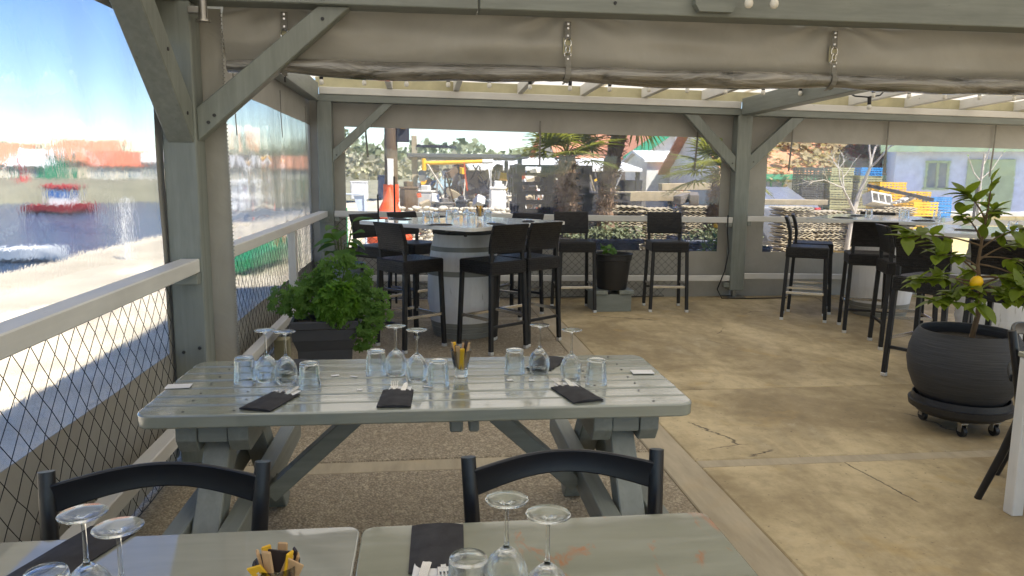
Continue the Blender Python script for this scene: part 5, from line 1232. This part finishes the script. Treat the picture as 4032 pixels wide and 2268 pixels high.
# bare trees
def bare_tree(name, label, loc, segs, mat, r0, stake=False):
    t_ = thing(name, label, 'tree', loc)
    b_ = MB()
    for pts, ra, rb in segs: b_.tube(pts, [ra + (rb - ra) * i / (len(pts) - 1) for i in range(len(pts))], 6)
    b_.build('trunk', M[mat], t_, 60); return t_
segs = []; rt_ = random.Random(17)
def grow(p, d, l, r, dep):
    n_ = 4; pts = [p]; q_ = p.copy(); dd = d.copy()
    for k in range(n_):
        dd = (dd + Vector((rt_.gauss(0, .10), rt_.gauss(0, .10), .04))).normalized(); q_ = q_ + dd * l / n_; pts.append(q_.copy())
    segs.append((pts, r, r * .62))
    if dep:
        for k in range(3):
            ax = rt_.uniform(.35, 1.0); a = rt_.random() * 6.283; o_ = dd.orthogonal().normalized(); o_ = Matrix.Rotation(a, 3, dd) @ o_
            grow(pts[-1 - (k % 2)], (dd + o_ * ax).normalized(), l * rt_.uniform(.55, .8), r * .55, dep - 1)
segs.append(([Vector((0, 0, 0)), Vector((.03, 0, .6)), Vector((.10, 0, 1.05))], .045, .036))
grow(Vector((.10, 0, 1.05)), Vector((.40, .05, 1)), .75, .036, 3); grow(Vector((.10, 0, 1.05)), Vector((-.55, -.05, .8)), .50, .024, 3)
bare_tree('bare_tree', 'bare white-barked fig tree in the right bay in front of the crates', (6.95, 11.6, GZ), segs, 'bark_pale', .04)
segs = []
segs.append(([Vector((0, 0, 0)), Vector((-.02, 0, .8)), Vector((-.04, 0, 1.5)), Vector((-.02, 0, 2.0))], .028, .016))
for (z, dx, dz, l) in ((1.0, .9, .5, .45), (1.25, -.9, .25, .30), (1.35, .8, .6, .30), (1.55, -.6, .9, .45), (1.6, .7, .9, .5), (1.8, .3, 1, .4), (1.15, .5, .6, .22)):
    p = Vector((-.03, 0, z)); segs.append(([p, p + Vector((dx, 0, dz * .7)) * l * .5, p + Vector((dx, 0, dz)) * l], .011, .006))
sp_t = bare_tree('sapling', 'bare sapling tied to a dark stake before the green door of the lilac house', (9.05, 11.3, GZ), segs, 'bark_pale', .02)
b_ = MB(); b_.beam((-.10, .03, 0), (-.06, .03, 1.5), .035, .035, .003); b_.build('stake', M['black_wood'], sp_t)
b_ = MB()
for pts, ra, rb in segs[1:]:
    for k in range(3): scatter(b_, *leaf_pts(.02, .04, 3, .2, .2), pts[-1], (rs_.gauss(0, 1), rs_.gauss(0, 1), 1), rs_.random() * 6, 1)
tag(b_.build('buds', M['leaf_curly'], sp_t), kind='stuff')

# car behind the middle post
cr_ = thing('parked_car', 'grey car with red tail light, half hidden behind the middle post', 'car', (6.82, 15.2, GZ), R_(-78))
def cprof(yy): return [(-2.0, .28), (-2.05, .55), (-2.0, .82), (-1.55, .93), (-1.0, 1.36), (.35, 1.40), (.98, 1.12), (1.28, 1.06), (1.33, .80), (1.36, .55), (1.30, .28)]
b_ = MB(); pc = cprof(0); b_.prism(pc, -.80, .80, tf=Matrix(((1, 0, 0, 0), (0, 0, 1, 0), (0, 1, 0, 0), (0, 0, 0, 1)))); o = b_.build('body', M['car_grey'], cr_, 40); md = o.modifiers.new('bevel', 'BEVEL'); md.width = .08; md.segments = 3
for y in (-.815, .815):
    b_ = MB(); b_.prism([(-1.35, .98), (-.95, 1.28), (.30, 1.32), (.80, 1.08)], -.012, .012, tf=Matrix(((1, 0, 0, 0), (0, 0, 1, y * .985), (0, 1, 0, 0), (0, 0, 0, 1)))); b_.build('side_window', M['pane_sky'], cr_)
    for x in (-1.35, .80):
        b_ = MB(); b_.tube([(x, y - .06, .30), (x, y + .06, .30)], .30, 20); wh = b_.build('wheel', M['cable'], cr_, 40)
        b_ = MB(); b_.tube([(x, y - .066, .30), (x, y + .066, .30)], .18, 16); b_.build('rim', M['alu'], wh, 40)
    b_ = MB(); b_.box((1.26, y * .86, .94), (.16, .16, .14), None, .02); b_.build('tail_light', M['boat_red'], cr_)

# left part of the back view: pole, cone, frame, open workshop, sheds
lp_ = thing('log_pole', 'tall brown log pole with a dark box near its top', 'pole', (-.48, 12.5, GZ))
b_ = MB(); b_.tube([(-.005, 0, 0), (0, 0, 1.4), (.01, 0, 2.9)], [.125, .112, .100], 14); b_.build('log', M['bark'], lp_, 50)
b_ = MB(); b_.box((.20, -.02, 2.25), (.20, .16, .30), None, .01); bx_ = b_.build('box', M['black_wood'], lp_)
b_ = MB(); b_.lathe([(0, .05), (.05, .03), (.05, -.02), (0, -.03)], 12, (.20, -.11, 2.33)); b_.build('lamp', M['yellow_paint'], bx_, 50)
b_ = MB(); b_.box((-.005, -.115, 1.62), (.10, .02, .42), None, .004); b_.build('notice', M['wall_white'], lp_)
b_ = MB(); b_.tube([(-.005, 0, 1.13), (-.005, 0, 1.42)], .128, 14); b_.build('orange_band', M['red_orange'], lp_, 50)
cn = thing('orange_cone', 'orange-red conical marker standing at the foot of the log pole', 'cone', (-.50, 12.15, GZ))
b_ = MB(); b_.lathe([(0, 1.38), (.02, 1.37), (.34, .62), (.36, .60), (.36, .5), (0, .5)], 24); b_.build('cone', M['red_orange'], cn, 40)
b_ = MB(); b_.box((0, 0, .25), (.5, .5, .5), None, .02); b_.build('base', M['concrete_block'], cn)
fr = thing('tube_frame', 'pale tubular frame in front of the water, left of the log pole', 'frame', (-1.35, 15.5, GZ))
b_ = MB(); b_.tube([(-.35, 0, 0), (-.35, 0, 1.18), (.22, 0, 1.18), (.24, 0, 0)], .03, 8); b_.build('frame', M['tube_pale'], fr, 50)
b_ = MB(); b_.add([(.0, .02, 1.15), (.2, .02, 1.15), (.2, .02, .4), (.0, .03, 1.15), (.2, .03, 1.15), (.2, .03, .4)], [(0, 1, 2), (5, 4, 3), (0, 3, 4, 1), (1, 4, 5, 2), (2, 5, 3, 0)]); b_.build('gusset', M['tube_pale'], fr)
b_ = MB(); b_.box((-1.10, 11.0, .48), (.10, .05, 1.1), None, .005); tag(b_.build('green_board', M['boat_green']), 'bright green board standing outside the back left corner', 'board')
ws = thing('open_workshop', 'open dark-roofed workshop with a yellow beam and clutter in the yard', 'workshop', (1.2, 20.5, GZ))
for x in (-1.35, 1.35):
    for y in (-.9, 2.2):
        b_ = MB(); b_.box((x, y, 1.0), (.11, .11, 2.0)); b_.build('post', M['black_wood'], ws)
b_ = MB(); b_.box((-1.36, -.92, 1.28), (.14, .14, 2.55), None, .01); b_.build('post', M['old_wood'], ws)
b_ = MB(); b_.box((0, .6, 2.06), (3.1, 3.6, .10), None, .01); b_.build('roof', M['roof_dark'], ws)
b_ = MB(); b_.beam((-1.3, -1.0, 2.30), (-.3, -1.0, 2.28), .05, .07); b_.build('rafter', M['black_wood'], ws)
b_ = MB(); b_.tube([(-1.15, -1.25, 1.86), (.35, -1.25, 1.92)], .05, 10); b_.tube([(-1.12, -1.25, 1.68), (-1.12, -1.25, 1.98)], .06, 10); b_.build('yellow_beam', M['yellow_paint'], ws, 40)
b_ = MB(); b_.tube([(.35, -1.25, 1.92), (.62, -1.25, 1.93)], .06, 10); b_.build('white_sleeve', M['wall_white'], ws, 40)
cl = ['bark', 'concrete_block', 'grey_wood', 'black_wood', 'old_wood', 'wall_white', 'stone', 'red_orange', 'boat_blue', 'crate_yellow']
cnm = {'bark': 'brown', 'boat_red': 'red', 'crate_yellow': 'yellow', 'concrete_block': 'pale grey', 'black_wood': 'black', 'boat_blue': 'blue', 'red_orange': 'orange', 'wall_white': 'white', 'old_wood': 'tan', 'grey_wood': 'grey', 'stone': 'beige'}
for i in range(7):
    mt = cl[i]; x = -.3 + .42 * i; y = rs_.uniform(17.6, 19.2); s3 = (rs_.uniform(.25, .5), rs_.uniform(.25, .45), rs_.uniform(.7, 1.3))
    b_ = MB(); b_.box((0, 0, s3[2] / 2), s3, None, .03); b_.box((0, 0, s3[2] * 1.02), (s3[0] * 1.08, s3[1] * 1.08, .05), None, .015); b_.box((0, 0, s3[2] * 1.08), (s3[0] * .5, s3[1] * .6, s3[2] * .14), None, .02)
    o = b_.build('storage_bin', M[mt], None, None, (x, y, GZ), (0, 0, rs_.uniform(-.4, .4))); tag(o, cnm[mt] + ' storage bin among the workshop clutter', 'bin', 'clutter before the workshop')
b_ = MB()
for i in range(420):
    x, y, z = rs_.uniform(-1.3, 3.6), rs_.uniform(-2.6, 2.0), rs_.uniform(.1, 1.15) if rs_.random() < .8 else rs_.uniform(1.1, 1.8); q3 = Euler((rs_.uniform(-.5, .5), rs_.uniform(-.5, .5), rs_.random() * 3))
    d3 = (rs_.uniform(.05, .3), rs_.uniform(.05, .25), rs_.uniform(.04, .22)) if rs_.random() < .65 else (.03, .03, rs_.uniform(.4, 1.0))
    b_.box((x, y, min(z, 1.9 - d3[2] / 2)), d3, q3, mi=rs_.randrange(7) if rs_.random() < .86 else rs_.randrange(7, 10))
tag(b_.build('hanging_clutter', [M[c_] for c_ in cl], ws), kind='stuff')
lw = thing('low_stone_wall', 'low wall of pale stones and shell sacks before the workshop', 'wall', (.75, 15.0, GZ))
ico = []
for k in range(4):
    bmm = bmesh.new(); bmesh.ops.create_icosphere(bmm, subdivisions=1, radius=1)
    for v_ in bmm.verts: v_.co *= 1 + .25 * nz(v_.co.x * 1.5 + k * 5, v_.co.y * 1.5, v_.co.z * 1.5)
    me = bpy.data.meshes.new('stone'); bmm.to_mesh(me); bmm.free(); me.materials.append(M['stone']); me.polygons.foreach_set('use_smooth', [True] * len(me.polygons)); ico.append(me)
for r_ in range(11):
    for c_ in range(26):
        link('stone', ico[(r_ * 3 + c_) % 4], lw, (-1.30 + c_ * .104 + rs_.uniform(-.03, .03), rs_.uniform(-.08, .08), .05 + r_ * .086 + rs_.uniform(-.015, .015)), (rs_.uniform(-.3, .3), rs_.uniform(-.3, .3), rs_.random() * 6), (rs_.uniform(.055, .095), rs_.uniform(.06, .1), rs_.uniform(.035, .055)))
wsd = thing('white_roofed_shed', 'long low shed with bright white roof behind the pallets', 'shed', (4.6, 27.5, GZ))
b_ = MB(); b_.box((0, 0, 2.0), (6.0, 4.0, .12), Euler((R_(6), 0, 0)), .02); b_.build('roof', M['roof_white'], wsd)
b_ = MB(); b_.box((0, 1.7, 1.0), (6.8, .1, 2.0)); b_.build('back_wall', M['grey_wood'], wsd)
for k in range(5):
    b_ = MB(); b_.box((-3.1 + k * 1.5, -1.75, .92), (.34 if k == 1 else .12, .15, 1.85)); b_.build('post', M['wall_white' if k == 1 else 'black_wood'], wsd)
b_ = MB(); b_.box((1.6, -1.2, .75), (3.2, .3, 1.4)); b_.build('rack', M['black_wood'], wsd)
hw = house('white_house', 'white house with green-trimmed gable and orange tiled roof beyond the palms', 12.4, 36.5, 9.0, 6.4, 2.55, 2.1, R_(90), 'wall_white', 'roof_orange', [], [], 'frame_pale', .4)
gf = 9.0 / 2 + .42
for s_ in (-1, 1):
    b_ = MB(); b_.beam((-gf, s_ * 3.75, 2.22), (-gf, 0, 4.80), .10, .42); b_.build('green_fascia', M['trim_green'], hw)
b_ = MB(); b_.box((-gf + .38, .7, 3.1), (.06, 1.6, .75)); b_.build('gable_window', M['roof_white'], hw)
house('orange_roof_house', 'house with salmon tiled roof left of the green gable', 10.2, 42.5, 6.5, 6.5, 2.3, 2.2, R_(5), 'wall_cream', 'roof_orange', [(-1.5, 1.4, .8, .9), (1.2, 1.4, .8, .9)], [(0, 1.0, .9, 2.0, 'trim_green')])
hs = house('white_outbuilding', 'bright white low outbuilding with pale blue door before the white house', 11.9, 29.8, 6.6, 3.0, 2.15, .35, R_(0), 'wall_white', 'roof_white', [(-1.9, 1.3, .7, .6)], [(.1, .95, .55, 1.9, 'tube_pale')], 'frame_pale', .15, 'shed')
tag(link('dark_rack', CD, None, (8.6, 23, GZ), None, (3.2, 1.2, 8.5)), 'tall dark slatted rack left of the white outbuilding', 'rack')
for k, x in enumerate((7.9, 8.35, 9.5, 9.95)):
    b_ = MB(); 
    for j in range(14): b_.tube([(rs_.gauss(0, .12), rs_.gauss(0, .08), 0), (rs_.gauss(0, .2), rs_.gauss(0, .12), rs_.uniform(.9, 1.3))], .012, 4)
    tag(b_.build('rod_bundle', M['red_orange'], None, None, (x, 22.0, GZ)), ['rusty orange rod bundle left of the dark rack', 'rusty orange rod bundle touching the dark rack', 'rusty orange rod bundle right of the dark rack', 'rusty orange rod bundle beside the white outbuilding'][k], 'rods')
# bins and tank on the far side of the inlet
for k, (x, y, mt, s3, lb) in enumerate([(-7.3, 52.5, 'trim_green', (1.3, 1.2, 2.1), 'dark green container across the inlet'), (-6.3, 51.5, 'yellow_paint', (1.2, 1.1, 2.0), 'yellow container across the inlet'), (-4.2, 53, 'wall_white', (1.6, 1.2, 1.6), 'white container across the inlet, beside the yellow one'), (-2.6, 54, 'navy_plastic', (1.1, 1.0, 2.2), 'dark container across the inlet'), (.2, 53, 'yellow_paint', (.7, .7, 1.5), 'small yellow container right of the log pole')]):
    b_ = MB(); b_.box((0, 0, s3[2] / 2), s3, None, .08); b_.box((0, 0, s3[2] + .05), (s3[0] * 1.05, s3[1] * 1.05, .14), None, .05)
    o = b_.build('container', M[mt], None, None, (x, y, -.25 if x < -2.3 else GZ)); o.scale = (.72, .72, .72); tag(o, lb, 'container')
b_ = MB(); b_.sheet(20, 8, lambda a, b: (-11 + a * 16, 50.4 + b * 12 + .8 * nz(a * 5, 1), -1.0 + .9 * min(1, b * 2.2)), (0, 0, -.5)); tag(b_.build('quay', M['bank'], None, 60), 'grassy quay across the inlet', None, kind='structure')
# water side
def boat(label, loc, rz, L, W, H, hull, cabin=None, roof=None, flip=False):
    t_ = thing('boat', label, 'boat', loc, rz); b_ = MB(); N = 10; rings = []
    for i in range(N + 1):
        s_ = i / N; w = W / 2 * (1 - max(0, (s_ - .45) / .55) ** 2.2) * (.88 + .12 * min(1, s_ * 4)); x = -L / 2 + L * s_; sheer = H * (1 + .25 * s_ * s_)
        rings.append([(x, -w, sheer), (x, -w * .85, sheer * .4), (x, 0, .02 + .25 * H * max(0, s_ - .7)), (x, w * .85, sheer * .4), (x, w, sheer), (x, w * .88, sheer - .05), (x, 0, sheer * .55), (x, -w * .88, sheer - .05)])
    for r_ in rings: b_.v += r_
    for i in range(N):
        for k in range(8): b_.f.append((8 * i + k, 8 * i + (k + 1) % 8, 8 * i + 8 + (k + 1) % 8, 8 * i + 8 + k)); b_.mi.append(0)
    b_.f += [tuple(range(8)), tuple(range(8 * N, 8 * N + 8))]; b_.mi += [0, 0]
    o = b_.build('hull', M[hull], t_, 50)
    if cabin:
        b_ = MB(); b_.box((.1, 0, H + .45), (L * .30, W * .62, 1.0), None, .08); cb = b_.build('cabin', M[cabin], t_)
        for y in (-1, 1): 
            b_ = MB(); b_.box((.1, y * W * .315, H + .62), (L * .22, .02, .36)); b_.build('window', M['boat_blue'], cb)
        b_ = MB(); b_.box((.1, 0, H + 1.0), (L * .42, W * .75, .26), None, .08); b_.build('cabin_roof', M[roof], t_)
    return t_
boat('small red boat with white cabin and red roof moored across the water', (-19.6, 44.0, -.9), R_(8), 3.4, 1.5, .55, 'boat_red', 'boat_white', 'boat_red')
boat('white dinghy floating close to the sandy shore', (-10.0, 20.5, -.85), R_(-6), 1.9, .9, .38, 'boat_white')
boat('green rowing boat lying outside the left railing', (-2.75, 13.2, -.06), R_(82), 2.6, 1.0, .34, 'boat_green')
boat('white motor boat with blue windows moored far along the left shore', (-11.5, 50.0, -.9), R_(95), 5.5, 2.0, .8, 'boat_white', 'boat_white', 'boat_white')
b_ = MB(); b_.tube([(-5.3, 14.3, -.4), (-5.3, 14.3, .4), (-5.28, 14.3, 1.05)], [.055, .05, .045], 10); tag(b_.build('white_pole', M['boat_white'], None, 50), 'white mooring pole on the shore, left of the nearest post', 'pole')
FB = [(-38.5, 76, 9, 5, 2.6, 2.4, 8, 'wall_white', 'roof_orange', 'far house with orange roof at the far left across the water'), (-34.2, 73, 5.5, 4.5, 2.4, 1.8, -10, 'trim_green', 'roof_white', 'far green boathouse with pale roof across the water'), (-32.6, 80, 8.5, 6, 3.2, 2.6, 4, 'wall_cream', 'roof_orange', 'far large house with light orange roof across the water'), (-27.6, 74, 6.5, 4.5, 2.5, 1.6, 10, 'wall_white', 'roof_red', 'far low house with reddish roof across the water'), (-23.3, 76, 6, 5, 3.0, 1.4, -5, 'roof_white', 'roof_white', 'far white shed across the water'), (-18.5, 78, 7, 5, 2.4, 1.5, 0, 'wall_white', 'roof_dark', 'far white house seen through the second left curtain'), (-12.5, 80, 6, 5, 2.4, 1.5, 6, 'wall_cream', 'roof_orange', 'far house with orange roof seen through the second left curtain'), (-45, 72, 7, 5, 2.6, 2, 12, 'wall_cream', 'roof_red', 'far house with red roof outside the left picture edge')]
for (x, y, w, d, h, rh, a, wl, rf, lb) in FB:
    w, d, h, rh = w * .62, d * .62, h * .72, rh * .68
    house('far_house', lb, x, y, w, d, h, rh, R_(a), wl, rf, [(-w * .28, h * .55, .7, .8), (w * .25, h * .55, .7, .8)], [(0, .8, .8, 1.6, 'wall_cream')], 'frame_pale', .3, base=.35)
b_ = MB(); b_.tube([(-31.4, 64, -.5), (-31.4, 64, 3.0)], .16, 8); b_.lathe([(0, 1.2), (.7, 0), (0, 0)], 16, (-31.4, 64, .2)); tag(b_.build('red_beacon', M['boat_red'], None, 50), 'red conical beacon on the far bank at the left edge', 'beacon')
# woods on the far bank: one mass
rw = random.Random(77)
for nm, mt, lb, r0, r1, cnt, h0, h1, sz in (('pine_wood', 'leaf_pine', 'far dark green pine wood on the skyline', 105, 135, 9000, 1.5, 7.5, 1.1), ('scrub', 'leaf_scrub', 'brownish scrub and bare thicket along the far bank', 84, 100, 8000, .5, 4.2, .75)):
    b_ = MB()
    for k in range(cnt):
        az = R_(rw.uniform(-35, 62)) if rw.random() < .85 else R_(rw.uniform(-75, -35)); az -= R_(18); r = rw.uniform(r0, r1)
        if nm == 'pine_wood' and az < R_(-13): continue
        hh2 = (h0 + (h1 - h0) * (.65 + .45 * nz(az * 14, 3.1) + .25 * nz(az * 55, 1.2))); z = .6 + hh2 * (rw.random() ** .6)
        p = Vector((math.sin(az) * r, math.cos(az) * r, z)); s_ = sz * rw.uniform(.6, 1.4)
        d1 = Vector((rw.gauss(0, 1), rw.gauss(0, 1), rw.gauss(0, 1))).normalized(); d2 = d1.orthogonal().normalized(); d2 = Matrix.Rotation(rw.random() * 6.28, 3, d1) @ d2; d3 = d1.cross(d2)
        b_.add([p + d2 * s_ * .5, p + d3 * s_ * .45, p - d2 * s_ * .55, p - d3 * s_ * .4], [(0, 1, 2, 3)])
    tag(b_.build(nm, M[mt]), lb, 'wood', kind='stuff')
bpy.context.view_layer.update()
